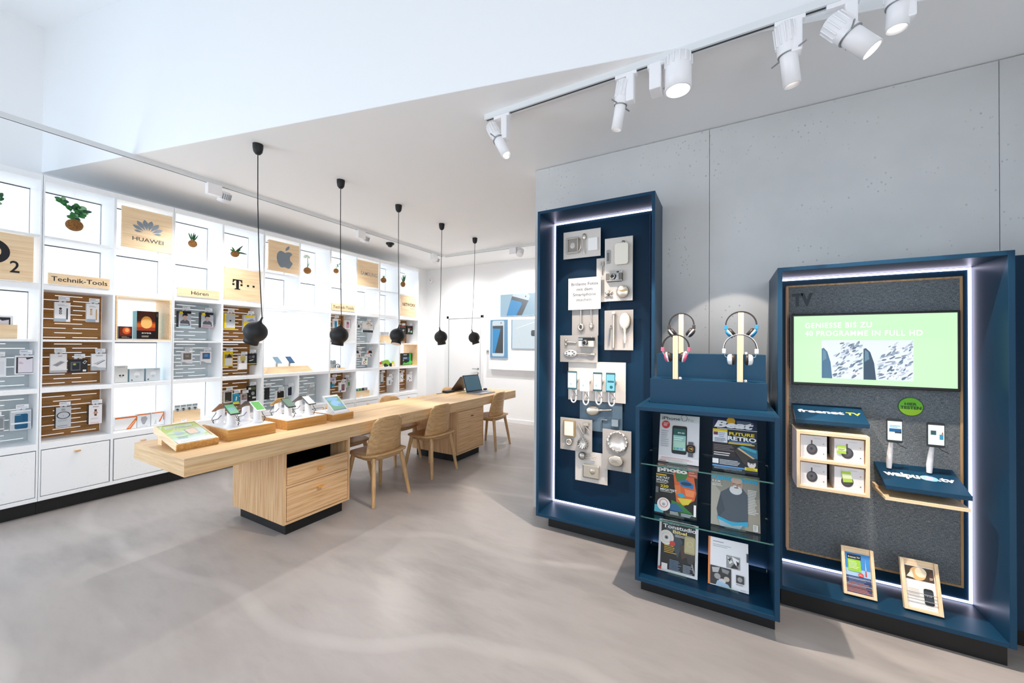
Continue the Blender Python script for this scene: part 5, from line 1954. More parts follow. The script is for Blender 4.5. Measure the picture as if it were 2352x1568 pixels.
m.tube([(-.05, -.010, .030), (-.012, -.010, -.038), (-.008, -.01, -.046)], [.004, .006, .005], OLDSILVER)
m.tube([(.002, -.012, -.046), (.004, -.012, .01), (.02, -.014, .03)], [.006, .007, .010], OLDSILVER)
m.tube([(.012, -.012, .012), (.048, -.012, -.022)], [.006, .003], OLDSILVER)
m.build('arms', o)
MB().box(-.004, .040, -.026, -.004, .02, .045, OLDSILVER).build('jaw', o, bevel=.003)
o = keep('napkin_ring', 'small silver ring with a dark centre', 'ring', -1.102, .672, 2.936)
MB().lathe([(.028, 0), (.029, -.016), (.022, -.022), (.014, -.018), (.013, -.004)], OLDSILVER, axis='y', n=24).build('ring', o)
MB().lathe([(.013, -.002), (.002, -.003)], mat('ring_dark', '3a342e', .5), axis='y', n=16).build('centre', o)
o = keep('fluted_mould', 'fluted silver cake mould', 'mould', -.986, .678, 2.936)
m = MB()
N = 28
for (r0, y0, r1, y1) in ((.038, -.028, .026, -.006), (.026, -.006, .012, -.004)):
    pass
rings = []
for r, y, amp in ((.038, 0, .10), (.040, -.028, .16), (.037, -.029, .16), (.022, -.012, .10), (.004, -.010, 0)):
    rings.append([(r * (1 + amp * (1 if k % 2 else -1)) * math.cos(2 * PI * k / N), y, r * (1 + amp * (1 if k % 2 else -1)) * math.sin(2 * PI * k / N)) for k in range(N)])
m.ring_sweep(rings, SILVER, smooth=False)
m.build('mould', o)
o = keep('silver_dish', 'large round silver dish with scalloped ornate rim', 'dish', -.717, .722, 2.936)
m = MB()
N = 48
rings = []
for r, y, amp in ((.070, 0, .03), (.080, -.008, .035), (.078, -.012, .035), (.062, -.010, .01), (.056, -.004, 0), (.004, -.004, 0)):
    rings.append([(r * (1 + amp * math.cos(8 * 2 * PI * k / N)) * math.cos(2 * PI * k / N), y, r * (1 + amp * math.cos(8 * 2 * PI * k / N)) * math.sin(2 * PI * k / N)) for k in range(N)])
m.ring_sweep(rings, mat('dish_silver', 'dcd8d4', .25, .7))
m.build('plate', o)
m = MB()
for k in range(16):
    a = 2 * PI * k / 16
    m.ball((.070 * math.cos(a), -.013, .070 * math.sin(a)), .011, .004, .007, OLDSILVER, 8, 6)
m.build('rim_ornament', o)
o = keep('oval_box', 'oval silver box with engraved lid', 'box', -.725, .578, 2.936)
m = MB()
rings = [[(r * 1.45 * math.cos(2 * PI * k / 32), y, r * math.sin(2 * PI * k / 32)) for k in range(32)] for r, y in ((.040, 0), (.041, -.022), (.038, -.028), (.034, -.029), (.002, -.030))]
m.ring_sweep(rings, OLDSILVER)
m.build('lid', o)
m = MB()
m.lines(-.028, .03, .012, -.012, 4, .0025, .0305, mat('engraving', '9d968c', .4, .5))
m.build('engraving', o)
o = keep('tea_strainer', 'silver tea strainer with double wire handle', 'strainer', -.96, .57, 2.960)
m = MB()
m.ball((-.038, -.014, 0), .032, .020, .032, mat('strainer_mesh', 'b8b0a6', .35, .8), 20, 10)
m.build('bowl', o)
m = MB()
m.tube([(-.008, -.016, .006), (.072, -.014, .006)], .003, OLDSILVER)
m.tube([(-.008, -.016, -.006), (.072, -.014, -.006)], .003, OLDSILVER)
m.build('handle', o)
o = keep('cigarette_case', 'engraved rectangular silver case, lowest keepsake', 'case', -.926, .456, 2.960)
MB().box(-.068, .068, -.022, 0, -.055, .055, OLDSILVER).build('body', o, bevel=.012)
m = MB()
m.lathe([(.022, -.022), (.020, -.0235), (.002, -.024)], mat('medallion', 'c2b7a6', .3, .8), (.014, 0, .004), axis='y', n=20)
m.build('medallion', o)

# ---------------------------------------------------------------- low navy magazine case with headphone step
org = (-.11, 2.29, 0)
mag = thing('magazine_case', 'low navy display case with glass shelves of magazines', 'display case', org)
m = MB(org)
x0, x1, y0, z0, z1, t = -.456, .234, 2.29, .10, 1.10, .022
m.box(x0, x0 + t, y0, 2.752, z0, z1, NAVY)
m.box(x1 - t, x1, y0, 3.10, z0, z1, NAVY)
m.box(x0 + t, x1 - t, y0, 2.752, z1 - t, z1, NAVY)
m.box(-.42, x1 - t, 2.752, 3.10, z1 - t, z1, NAVY)
m.box(x0 + t, x1 - t, y0, 2.752, z0, z0 + t, NAVY)
m.box(x0 + t, x1 - t, 2.735, 2.752, z0 + t, z1 - t, NAVY)
m.build('case', mag, bevel=.0012)
MB(org).box(-.44, .222, 2.385, 2.74, 0, .10, PLINTH).build('plinth', mag)
m = MB(org)
m.box(-.43, .208, 2.712, 2.728, .123, .128, LED)
m.box(-.43, .208, 2.722, 2.734, 1.070, 1.076, LED)
m.build('light_strip', mag)
MB(org).box(-.433, .211, 2.700, 2.704, .1221, .146, NAVY).build('light_cover', mag)
for zz in (.766, .457):
    m = MB(org)
    m.box(-.433, .211, 2.332, 2.730, zz - .007, zz, GLASS)
    s_ = m.build('glass_shelf', mag)
    m = MB(org)
    m.box(-.433, .211, 2.3312, 2.332, zz - .007, zz, GLASSEDGE)
    m.build('shelf_edge', s_)
    m = MB(org)
    for xx, yy in ((-.431, 2.36), (-.431, 2.69), (.209, 2.36), (.209, 2.69)):
        m.lathe([(.006, -.006), (.006, .006)], SILVER, (xx, yy, zz - .012), axis='x', n=10)
    m.build('shelf_stud', s_)


def magazine(name, label, x0, x1, z, L, y=2.42, lean=.082, items=None, base='ffffff', th=.006, tilt=0.0, stand=True):
    w = x1 - x0
    o = thing(name, label, 'magazine', (x0, y, z + .0022), 0, group='magazines in the low navy case', rot=(-math.asin(lean / L), tilt, 0))
    m = MB()
    m.box(0, w, .0003, th, 0, L, ink('e8e6e2'))
    m.build('pages', o)
    m = MB()
    m.rect(0, w, 0, L, 0.0, ink(base))
    els(m, w, L, items, .0003)
    m.build('cover', o)
    if stand:
        s = thing('acrylic_stand', 'clear stand under the ' + label[:60], 'stand', (x0 + w / 2, y, z + .0006))
        m = MB()
        m.box(-.05, .05, -.022, -.019, .0, .018, GLASS)
        m.box(-.05, .05, -.019, -.001, .0, .0012, GLASS)
        m.build('foot', s)
    return o


magazine('magazine', 'white magazine with a black phone and watch on its cover', -.350, -.133, .767, .278, items=[
    ('r', 0, 1, .86, 1, 'c9d2d2'), ('r', 0, 1, 0, .86, 'd9dadd'), ('r', 0, 1, 0, .12, 'eee6e6'), ('t', 'iPhone', .06, .52, .885, .065, '33363a', .014),
    ('t', 'Life', .56, .86, .885, .06, '9aa2a6', .0), ('a', .62, .945, .075, .008, '44484c'), ('e', .16, .775, .105, .085, 'c43a3a'), ('l', .10, .23, .74, .82, 4, 'f1dede'),
    ('n', .33, .70, .185, .77, .05, '1b1e22'), ('r', .36, .675, .26, .71, '8fc3ba'), ('r', .36, .675, .57, .71, '1f5a56'), ('t', '09:30', .47, .64, .61, .03, 'e9f3f2'), ('l', .38, .66, .46, .54, 2, 'dfecea'),
    ('r', .38, .66, .32, .45, 'a9d2bf'), ('e', .40, .295, .025, .018, '57b36a'), ('e', .48, .295, .025, .018, '3f9fd0'), ('e', .57, .295, .025, .018, '7aa7d6'), ('e', .64, .295, .025, .018, 'e4e8e8'),
    ('r', .74, .86, .155, .46, '5a5c62'), ('n', .70, .91, .24, .40, .05, '15171a'), ('a', .80, .32, .055, .012, 'd07a3a'), ('p', [(.75, .325), (.84, .335), (.84, .305)], 'd8c84a'),
    ('l', .05, .26, .30, .66, 8, 'a9b1ba'), ('l', .08, .9, .072, .10, 1, 'c9a2a2'), ('l', .06, .92, .03, .07, 2, 'd9c3c3'), ('l', .03, .22, .0, .03, 1, '8a4a4a')])
magazine('magazine', 'dark magazine titled Beat with yellow FUTURE and white RETRO', -.064, .150, .767, .283, items=[
    ('r', 0, 1, 0, 1, '16202e'), ('r', 0, 1, .80, 1, '14284a'), ('e', .42, .955, .10, .07, 'd9a92a'), ('l', .55, .95, .90, .97, 3, '8f9db0'), ('t', 'Beat', .03, .93, .825, .125, 'eef1f5', .05, .25), ('r', .1, 1, .79, .80, 'eef1f5'),
    ('r', 0, .34, .52, .78, 'dfe3ea'), ('r', 0, .34, .73, .78, 'e4c62a'), ('r', .02, .12, .66, .72, '6a3a3a'), ('l', .14, .32, .62, .72, 3, '8d9cb4'), ('l', .04, .32, .53, .61, 3, '59636f'),
    ('t', 'FUTURE', .38, .94, .68, .058, 'efd81e', .03), ('t', 'RETRO', .35, .98, .585, .075, 'f4f6f8', .035), ('r', .36, .98, .555, .575, '2f5f9c'), ('r', .36, .94, .51, .535, 'd8bd2a'), ('l', .38, .92, .535, .555, 1, 'cfd9e6'),
    ('r', 0, .52, .26, .50, '2a2426'), ('l', .03, .5, .36, .48, 4, '7d7476'), ('l', .03, .5, .26, .34, 2, 'e2e0de'), ('p', [(.54, .44), (.66, .50), (1, .44), (1, .28), (.94, .28)], '1f6f8c'), ('p', [(.62, .46), (.68, .49), (.98, .43), (.96, .38)], '3fa3b8'), ('p', [(.56, .43), (.9, .27), (.94, .28), (.6, .45)], 'd9b98a'),
    ('p', [(.5, .38), (.54, .43), (.92, .26), (.86, .12), (.7, .16)], '3a3330'), ('e', .87, .17, .09, .075, 'e6dcd8'), ('e', .87, .225, .09, .04, '1b1b1f'), ('e', .84, .175, .012, .008, '222222'), ('e', .90, .175, .012, .008, '222222'), ('r', 0, .14, .11, .20, 'f0f0f2'), ('l', .16, .76, .10, .20, 4, 'e9edf2'), ('r', 0, .74, .055, .085, '5f9bd2'), ('r', .72, .99, .05, .105, 'efd81e'), ('l', .75, .97, .055, .10, 2, '6a5f1a'), ('l', .04, .9, .01, .05, 2, '9fb2c8')])
magazine('magazine', 'dark magazine titled photo with a colour painted face', -.370, -.143, .458, .283, items=[
    ('r', 0, 1, 0, 1, '101210'), ('p', [(.42, .85), (.72, .93), (.92, .80), (.98, .50), (.94, .36), (.70, .22), (.52, .28), (.48, .5)], 'd9632e'), ('p', [(.46, .84), (.66, .92), (.78, .84), (.70, .70), (.52, .68)], '3f7a44'), ('p', [(.56, .70), (.76, .74), (.92, .66), (.90, .58), (.62, .60)], '1f76b4'), ('e', .74, .66, .13, .035, '133a52'),
    ('p', [(.46, .60), (.60, .62), (.62, .46), (.5, .42)], 'e07a3a'), ('p', [(.52, .44), (.64, .47), (.74, .42), (.62, .37)], '2fa3c4'), ('p', [(.54, .36), (.9, .38), (.8, .26), (.66, .24)], 'd9c93a'), ('p', [(.70, .56), (.95, .54), (.92, .42), (.74, .42)], 'ee8a52'), ('p', [(.40, .30), (.62, .26), (.9, .10), (.98, .02), (.4, .02)], '2f7a34'), ('p', [(.3, .22), (.52, .24), (.7, .12), (.4, .06)], '1f5f8a'),
    ('r', .78, 1, .80, .985, 'b35a44'), ('l', .80, .98, .82, .97, 3, 'd9a18f'), ('r', .02, .18, .965, .995, 'd9862a'), ('t', 'Digital', .28, .56, .945, .028, 'e9ebe6', .008), ('t', 'photo', .03, .76, .855, .085, 'f5f6f3', .05), ('r', .03, .45, .815, .822, 'e9ebe6'),
    ('r', .0, .26, .755, .785, 'd9b72a'), ('t', 'PORTR\u00c4T', .01, .34, .695, .045, 'f5f6f3', .02), ('t', 'SPEZIAL', .01, .32, .640, .042, 'f5f6f3', .02), ('l', .01, .33, .595, .63, 2, 'd9dcd4'), ('t', '220', .12, .32, .525, .05, 'f0d81e', .03), ('t', 'MEGATEST', .12, .52, .462, .045, 'f5f6f3', .02), ('l', .12, .45, .43, .455, 1, 'c9cdc4'), ('r', .01, .08, .40, .52, '6a7076'),
    ('r', 0, .22, .02, .16, '4fb0c8'), ('e', .22, .19, .16, .13, 'f2efec'), ('e', .22, .19, .04, .03, 'b0b4b4'), ('a', .22, .21, .09, .015, 'd06a5a'), ('r', .36, .98, .01, .09, '20342a'), ('l', .38, .60, .02, .085, 3, 'e9ece8'), ('l', .64, .96, .02, .085, 3, 'cfe0ea'), ('r', .93, .985, .06, .28, 'f3f3f1')])
magazine('magazine', 'grey music magazine with a white bearded person in a jumper and turquoise title', -.072, .162, .458, .283, items=[
    ('r', 0, 1, 0, 1, '8f8d80'), ('p', [(0, 0), (.3, 0), (.24, .6), (0, .8)], 'a9a698'), ('p', [(.62, .55), (1, .6), (1, 0), (.7, 0)], 'a39b8a'), ('t', 'Rolling Stone', .03, .97, .865, .085, '27a9d6', .035),
    ('p', [(.14, .12), (.20, .62), (.40, .74), (.66, .74), (.78, .62), (.76, .12)], '49545f'), ('p', [(.20, .60), (.12, .30), (.16, .14), (.30, .3)], '3b4650'), ('e', .54, .80, .125, .125, 'b99887'), ('e', .54, .88, .115, .06, 'c9ab9a'), ('e', .52, .70, .13, .085, 'd5d8d8'), ('e', .53, .745, .05, .012, '8d6a5e'), ('r', .46, .52, .815, .823, '4a3c38'), ('r', .57, .63, .81, .818, '4a3c38'), ('e', .55, .785, .018, .03, 'a8826f'), ('e', .44, .79, .02, .035, 'b08d7a'),
    ('p', [(.12, .18), (.45, .10), (.76, .16), (.76, .08), (.45, .03), (.15, .12)], '21a7cc'), ('p', [(.16, .12), (.45, .04), (.66, .08), (.6, 0), (.2, 0)], '9db2bd'), ('t', 'R.E.M.', .03, .21, .805, .035, 'f2f2ee', .01), ('l', .03, .28, .73, .79, 3, 'e6e6e0'), ('l', .76, .97, .30, .75, 16, 'f0f0ec'), ('r', .86, .95, .02, .13, 'f2f2f0'), ('l', .87, .94, .03, .12, 5, '3a3a3a')])
magazine('magazine', 'black studio magazine with a disc and a gold microphone, in a clear sleeve', -.352, -.138, .123, .282, items=[
    ('r', 0, 1, 0, 1, 'd9dcde'), ('r', .06, .93, .05, .985, '22201f'), ('p', [(.1, .98), (.30, .98), (.62, .62), (.5, .3), (.3, .6)], '3f4c56'), ('t', 'Die gro\u00dfe', .26, .52, .93, .022, 'e4e6e6', .0), ('t', 'Tonstudio', .10, .95, .845, .075, 'eef2f5', .02), ('t', 'Bibel', .36, .72, .765, .062, 'e6d98a', .03),
    ('l', .42, .78, .70, .75, 3, 'd9d9d4'), ('e', .20, .655, .19, .145, 'e9e3dc'), ('e', .20, .655, .05, .038, '7d8a94'), ('e', .20, .655, .025, .019, '2a3036'), ('a', .20, .655, .11, .02, 'cfd6d6'), ('e', .36, .56, .075, .05, 'c8463c'), ('l', .15, .5, .36, .52, 5, 'e0b84a'), ('p', [(.55, .55), (.72, .62), (.80, .40), (.6, .30)], '4a3a30'),
    ('n', .66, .93, .42, .77, .06, 'a59a70'), ('r', .68, .91, .46, .74, 'b8ad84'), ('a', .80, .62, .06, .008, 'd6cda4'), ('p', [(.70, .43), (.92, .43), (.93, .34), (.86, .24), (.76, .26)], '3b3a38'), ('p', [(.84, .25), (.90, .10), (.93, .10), (.88, .26)], '8d8c88'), ('r', .10, .25, .04, .16, 'e9e6e2'), ('l', .30, .6, .06, .26, 8, '7f9cb8'), ('l', .64, .9, .06, .22, 7, '9db0bf'), ('r', .02, .10, .03, .08, 'c8402e')])
magazine('magazine', 'white brochure with orange spine and black and white photos', -.086, .110, .123, .243, items=[
    ('r', 0, 1, 0, 1, 'efeff2'), ('r', 0, .055, 0, 1, 'e8863c'), ('l', .12, .42, .90, .935, 1, '8a8d92'), ('l', .12, .6, .80, .87, 2, 'b9bcc2'),
    ('r', .46, .80, .42, .68, '9a9a9a'), ('p', [(.48, .66), (.62, .56), (.54, .5)], 'e9e9e9'), ('p', [(.6, .67), (.78, .62), (.7, .5), (.64, .56)], 'f2f2f2'), ('p', [(.56, .43), (.66, .54), (.76, .44)], '2a2a2a'), ('p', [(.5, .6), (.58, .64), (.55, .55)], '3a3a3a'), ('p', [(.70, .6), (.78, .56), (.74, .48)], '222222'),
    ('r', .06, .58, .02, .40, '333333'), ('p', [(.1, .36), (.3, .39), (.26, .28), (.12, .26)], 'bdbdbd'), ('p', [(.34, .38), (.54, .36), (.5, .28), (.36, .3)], '8d8d8d'), ('e', .47, .18, .07, .05, 'c9bfae'), ('e', .24, .2, .08, .06, 'a5a5a5'), ('e', .36, .12, .09, .05, 'd2d2d2'), ('p', [(.2, .02), (.24, .12), (.5, .08), (.56, .02)], 'a9c6df'),
    ('r', .70, .89, .16, .32, '3c3c3c'), ('e', .79, .24, .06, .05, '9d9d9d'), ('l', .70, .88, .11, .15, 1, 'a4a4a4'), ('p', [(.955, .80), (1, .80), (1, .62), (.955, .62)], '2f3338'), ('l', .8, .95, .02, .05, 1, 'c2c4c8')])

# stepped navy block on top with four wooden posts
org = (-.10, 2.49, 1.10)
st = thing('headphone_step', 'two-step navy block carrying headphones on top of the magazine case', 'riser', org)
MB(org).box(-.409, .197, 2.49, 2.655, 1.1005, 1.25, NAVY).build('lower_step', st, bevel=.0012)
MB(org).box(-.396, .203, 2.656, 2.80, 1.1005, 1.402, NAVY).build('upper_step', st, bevel=.0012)
PINK = mat('plastic_pink', 'd9637f', .3)
BLUE = mat('plastic_blue', '2a8fc4', .3)
DARK = mat('plastic_charcoal', '3a3634', .4)
BROWN = mat('band_brown', '2a211f', .5)
WHP = mat('plastic_white', 'f3f1f1', .25)
WIRE = mat('wire_silver', 'c9d2d8', .25, .9)


def post(label, x, y, z0, z1):
    o = thing('headphone_post', label, 'post', (x, y, z0 + .0005), 0, group='wooden headphone posts')
    MB().box(-.0145, .0145, -.0145, .0145, 0, z1 - z0 - .0005, PZ_).build('post', o, bevel=.001)
    m = MB()
    m.lathe([(.009, 0), (.010, .004), (.007, .012), (.002, .014)], GLOSSW, (.026, .006, 0), n=14)
    m.build('alarm_sensor', o)


def headphones(label, x, y, zt, R, acc, tilt, face, lean):
    """zt = top of the post, where the band rests"""
    o = thing('headphones', label, 'headphones', (x, y, zt + .0016), 0, group='headphones on wooden posts')
    cz = -R + .004
    N = 28
    a0, a1 = math.radians(-8), math.radians(188)
    P = lambda r, t, yy=0: (r * math.cos(t), yy, cz + r * math.sin(t))
    ts = [a0 + (a1 - a0) * k / N for k in range(N + 1)]
    m = MB()
    m.ring_sweep([[P(R - .0035, t, -.012), P(R + .0005, t, -.012), P(R + .0005, t, .012), P(R - .0035, t, .012)] for t in ts], BROWN, smooth=False)
    m.build('headband', o)
    m = MB()
    m.ring_sweep([[P(R + .0006, t, -.012), P(R + .0035, t, -.012), P(R + .0035, t, .012), P(R + .0006, t, .012)] for t in ts], acc if face else BROWN, smooth=False)
    m.build('band_shell', o)
    for sgn in (-1, 1):
        t = a1 if sgn < 0 else a0
        e = Vector(P(R, t))
        m = MB(M=Matrix.Translation(e))
        m.box(-.009, .009, -.014, .014, -.016, .010, acc)
        m.build('end_cap', o, bevel=.002)
        c = Vector((sgn * .049, 0, cz - .062)) if lean == 0 else Vector((sgn * .060, 0, cz - .054))
        m = MB()
        for yy in (-.006, .006):
            m.tube([e + Vector((0, yy, -.012)), e + Vector((-sgn * .006, yy, -.035)), c + Vector((sgn * .014, yy, .012))], .0016, WIRE, n=6)
        m.build('wire_arm', o)
        ang = math.radians(sgn * tilt)
        Mc = Matrix.Translation(c) @ Matrix.Rotation(ang, 4, 'Y') @ Matrix.Rotation(math.radians(90 * sgn), 4, 'Y')
        m = MB(M=Mc)
        m.lathe([(.029, -.006), (.030, .004), (.024, .011), (.012, .014), (.002, .015)], acc, n=24)
        cup = m.build('ear_cup', o)
        m = MB(M=Mc)
        m.lathe([(.0302, -.009), (.0308, -.004), (.030, -.001)], WHP, n=24)
        m.build('trim_ring', cup)
        m = MB(M=Mc)
        m.lathe([(.010, -.024), (.022, -.026), (.029, -.020), (.030, -.010), (.026, -.006)], BROWN, n=24)
        m.build('ear_pad', cup)


YF_, YR_ = 2.512, 2.700
post('pale wooden post carrying the pink headphones', -.266, YF_, 1.25, 1.512)
post('pale wooden post carrying the white headphones', .070, YF_, 1.25, 1.512)
post('pale wooden post carrying the charcoal headphones', -.252, YR_, 1.402, 1.655)
post('pale wooden post carrying the blue headphones', .080, YR_, 1.402, 1.655)
headphones('pink capped headphones on the front post nearest the tall case', -.266, YF_, 1.512, .074, PINK, 12, False, 0)
headphones('white headphones on the front post nearest the television', .070, YF_, 1.512, .080, WHP, 2, True, 0)
headphones('charcoal headphones on the rear post nearest the tall case', -.252, YR_, 1.655, .074, DARK, 38, False, 1)
headphones('blue capped headphones on the rear post nearest the television', .080, YR_, 1.655, .080, BLUE, 38, False, 1)

# ---------------------------------------------------------------- navy television case
org = (.70, 2.61, 0)
tv = thing('display_case', 'wide navy display case lined with grey fabric behind the television', 'display case', org)
case(tv, .255, 1.14, 2.61, 3.104, .10, 1.895, .022, 2.91, org)
MB(org).box(.275, 1.125, 2.645, 3.10, 0, .10, PLINTH).build('plinth', tv)
led_frame(tv, .278, 1.117, .125, 1.871, 2.9095, .011, org)
fab = fabric_mat()
MB(org).box(.335, 1.058, 2.862, 2.890, .228, 1.812, fab).build('fabric_panel', tv)
m = MB(org)
fo_ = oak('z', 'a87f50', 'c69c6c', 'd8b286', 'frame_oak')
for a, c, d_, e in ((.325, .335, .218, 1.822), (1.058, 1.068, .218, 1.822), (.335, 1.058, .218, .228), (.335, 1.058, 1.812, 1.822)):
    m.box(a, c, 2.856, 2.909, d_, e, fo_)
m.build('oak_edging', tv, bevel=.001)
m = MB(org)
m.text('TV', .352, .453, 1.700, .072, -2.8605, mat('letter_dark_grey', '2c3a44', .5), .05)
m.build('lettering', tv)

o = thing('television', 'flat television showing a pale green slide about 40 programmes', 'television', (.688, 2.79, 1.22), 0)
MB().box(-.348, .348, 0, .045, .008, .422, BLACK).build('housing', o, bevel=.004)
m = MB()
m.box(-.25, .25, .045, .0715, .1, .32, BLACK)
m.build('wall_mount', o)
TVG = glow('tv_green', 'bdf2b9', .92)
m = MB()
u0, u1, v0, v1 = -.336, .336, .024, .410
m.rect(u0, u1, v0, v1, .0004, TVG)
TW = glow('tv_white', 'f4fff2', 1.0)
sw2, sh2 = u1 - u0, v1 - v0
m.text('GENIESSE BIS ZU', u0 + sw2 * .078, u0 + sw2 * .515, v0 + sh2 * .82, .030, .0008, TW, .012, 0, 1.12)
m.text('40 PROGRAMME IN FULL HD', u0 + sw2 * .078, u0 + sw2 * .812, v0 + sh2 * .70, .030, .0008, TW, .012, 0, 1.12)


def tv_photo(a, b_, seed, dark):
    rnd = random.Random(seed)
    W, H = (b_ - a), sh2 * .56
    bx, by = u0 + sw2 * a, v0 + sh2 * .075
    w = sw2 * W
    m.rect(bx, bx + w, by, by + H, .0008, glow('tv_grey0', 'd8e0ee', .9))
    cols = ['8fa0b4', 'b9c4d4', 'eef2f8', '6f8298', 'dfe6f0', '4f6a80']
    for k in range(150):
        cx, cy = rnd.uniform(.30, .97), rnd.uniform(.06, .94)
        if cx < .5 and cy > .62:
            continue
        L = rnd.uniform(.03, .09)
        th = rnd.uniform(.012, .028)
        an = rnd.uniform(.2, 1.0)
        ca, sa = math.cos(an), math.sin(an)
        pts = []
        for q in range(8):
            t = 2 * PI * q / 8
            x, y = L * math.cos(t), th * math.sin(t)
            pts.append((bx + w * min(max(cx + x * ca - y * sa, .24), .995), by + H * min(max(cy + x * sa + y * ca, .01), .99)))
        m.poly(pts, .0010 + .00002 * k, glow('tv_' + cols[k % 6], cols[k % 6], .85))
    d = .0045
    m.poly([(bx, by), (bx + w * .26, by), (bx + w * .22, by + H * .42), (bx + w * .14, by + H * .70), (bx + w * .05, by + H * .80), (bx, by + H * .78)], d, glow('tv_dark%d' % dark, '2f6a8c' if dark == 0 else '17405c', .8))
    m.poly([(bx + w * .02, by + H * .45), (bx + w * .12, by + H * .52), (bx + w * .10, by + H * .70), (bx + w * .03, by + H * .76)], d + .0002, glow('tv_dark_mid', '5f8fa8', .7))
    m.text('Full HD' if dark else 'HD', bx + w * (.48 if dark else .56), bx + w * (.74 if dark else .68), by + H * .05, .016, d + .0004, TW, .0)


tv_photo(.192, .460, 3, 0)
tv_photo(.462, .760, 5, 1)
m.build('screen', o)

bd = thing('round_badge', 'round lime green badge lettered HIER TESTEN', 'sign', (.872, 2.8615, 1.131))
MB().lathe([(.050, 0), (.050, -.004)], ink('245a2a'), axis='y', n=40).build('disc', bd)
m = MB()
m.disc(0, 0, .0475, .0475, .0045, ink('6cc024'), 36)
m.disc(0, 0, .047, .047, .0047, ink('a5d92a'), 24, 0.0, PI * 1.10, PI * 1.90)
m.text('HIER', -.024, .024, .008, .014, .0052, ink('173a1a'), .03)
m.text('TESTEN', -.041, .041, -.012, .015, .0052, ink('173a1a'), .03)
m.build('print', bd)


def slab(name, label, pb, pf, y_b, y_f, th, text_fn):
    """navy board sloping down to the front: pb = (x0,x1,z) at the back, pf at the front"""
    cx = (pb[0] + pb[1]) / 2
    o = thing(name, label, 'sign', (cx, y_b, pb[2]))
    B = [(pb[0] - cx, 0, 0), (pb[1] - cx, 0, 0), (pf[1] - cx, y_f - y_b, pf[2] - pb[2]), (pf[0] - cx, y_f - y_b, pf[2] - pb[2])]
    m = MB()
    low = [(a, b_, c - th) for a, b_, c in B]
    m.hexa([low[3], low[2], low[1], low[0], B[3], B[2], B[1], B[0]], NAVY)
    m.build('board', o, bevel=.001)
    L = math.hypot(y_f - y_b, pf[2] - pb[2])
    ang = math.atan2(pb[2] - pf[2], y_b - y_f)
    # frame whose u runs right and v runs up the slope
    M = Matrix.Translation((B[3][0], B[3][1], B[3][2])) @ Matrix.Rotation(-(PI / 2 - ang), 4, 'X')
    m = MB(M=M)
    text_fn(m, pf[1] - pf[0], L)
    m.build('lettering', o)
    m = MB()
    m.box(-.10, .10, -.02, .0035, -.03 - th, -th * .6, STEEL)
    m.build('bracket', o)
    return o


def t_freenet(m, w, L):
    m.text('freenet', w * .06, w * .72, L * .46, .028, .0012, ink('f4f6f8'), .035)
    m.text('TV', w * .75, w * .95, L * .46, .026, .0012, ink('d9e04a'), .03)


def t_waipu(m, w, L):
    W = ink('f7f8f8')
    m.text('waipu', w * .07, w * .515, L * .44, .040, .0012, W, .045)
    m.disc(w * .62, L * .50, .030, .022, .0012, ink('9fd6d0'), 24)
    m.disc(w * .655, L * .49, .026, .022, .0016, ink('7fb4ea'), 24)
    m.disc(w * .635, L * .495, .016, .016, .0018, ink('b9a9ee'), 20)
    m.text('.tv', w * .725, w * .935, L * .44, .036, .0012, W, .04)


slab('shelf_header', 'sloped navy board lettered freenet TV above the oak box of white cartons', (.352, .668, 1.110), (.350, .668, 1.040), 2.858, 2.705, .022, t_freenet)
cr = thing('carton_crate', 'oak wall crate holding four white cartons in two rows', 'crate', (.506, 2.66, .668))
x0, x1, z0, z1, t = .348, .658, .664, .981, .016
O3 = (.506, 2.66, .668)
m = MB(O3)
m.box(x0, x0 + t, 2.66, 2.861, z0, z1, PZ_)
m.box(x1 - t, x1, 2.66, 2.861, z0, z1, PZ_)
for a, c in ((z0, z0 + t), (z1 - t, z1), (.815, .831)):
    m.box(x0 + t, x1 - t, 2.66, 2.861, a, c, PX_)
m.build('frame', cr, bevel=.001)
m = MB(O3)
m.box(x0 + t, x1 - t, 2.855, 2.860, z0 + t, z1 - t, PLINTH)
m.build('back', cr)


def carton(label, u0, u1, v0, v1, sticker):
    o = thing('dongle_carton', label, 'carton', (u0, 2.676, v0), 0, group='white cartons in the oak crate')
    w, h = u1 - u0, v1 - v0
    m = MB()
    m.box(0, w, 0, .12, 0, h, ink('efedee'))
    m.build('box', o)
    m = MB()
    it = [('r', .40, .46, .48, .80, '7d6a68'), ('e', .44, .40, .21, .24, '46464a'), ('e', .42, .43, .16, .18, '5c5c62'), ('e', .42, .43, .05, .06, '3a3a3e'), ('r', .86, .90, .66, .69, '8a8a90'), ('e', .88, .24, .02, .025, '55555a'), ('r', 0, 1, .08, .10, 'bfd2e6'), ('l', .5, .8, .86, .92, 1, 'd2d4d8')]
    if sticker == 1:
        it += [('r', .08, .40, .36, .70, 'b4d94a'), ('r', .08, .40, .48, .60, 'e6efc0'), ('l', .12, .36, .50, .58, 2, '6f8f3a')]
    if sticker == 2:
        it += [('p', [(.22, .84), (.54, .84), (.62, .40), (.30, .36)], 'b4d94a'), ('p', [(.25, .74), (.57, .74), (.60, .54), (.29, .52)], 'e6efc0')]
    els(m, w, h, it, .0006)
    m.build('print', o)


carton('white carton with round black dongle, upper row beside the oak crate side', .368, .484, .832, .958, 0)
carton('white carton with square lime sticker, upper row', .516, .638, .832, .956, 1)
carton('white carton with round black dongle, lower row without sticker', .368, .484, .681, .806, 0)
carton('white carton with tilted lime sticker over the dongle, lower row', .516, .638, .681, .804, 2)

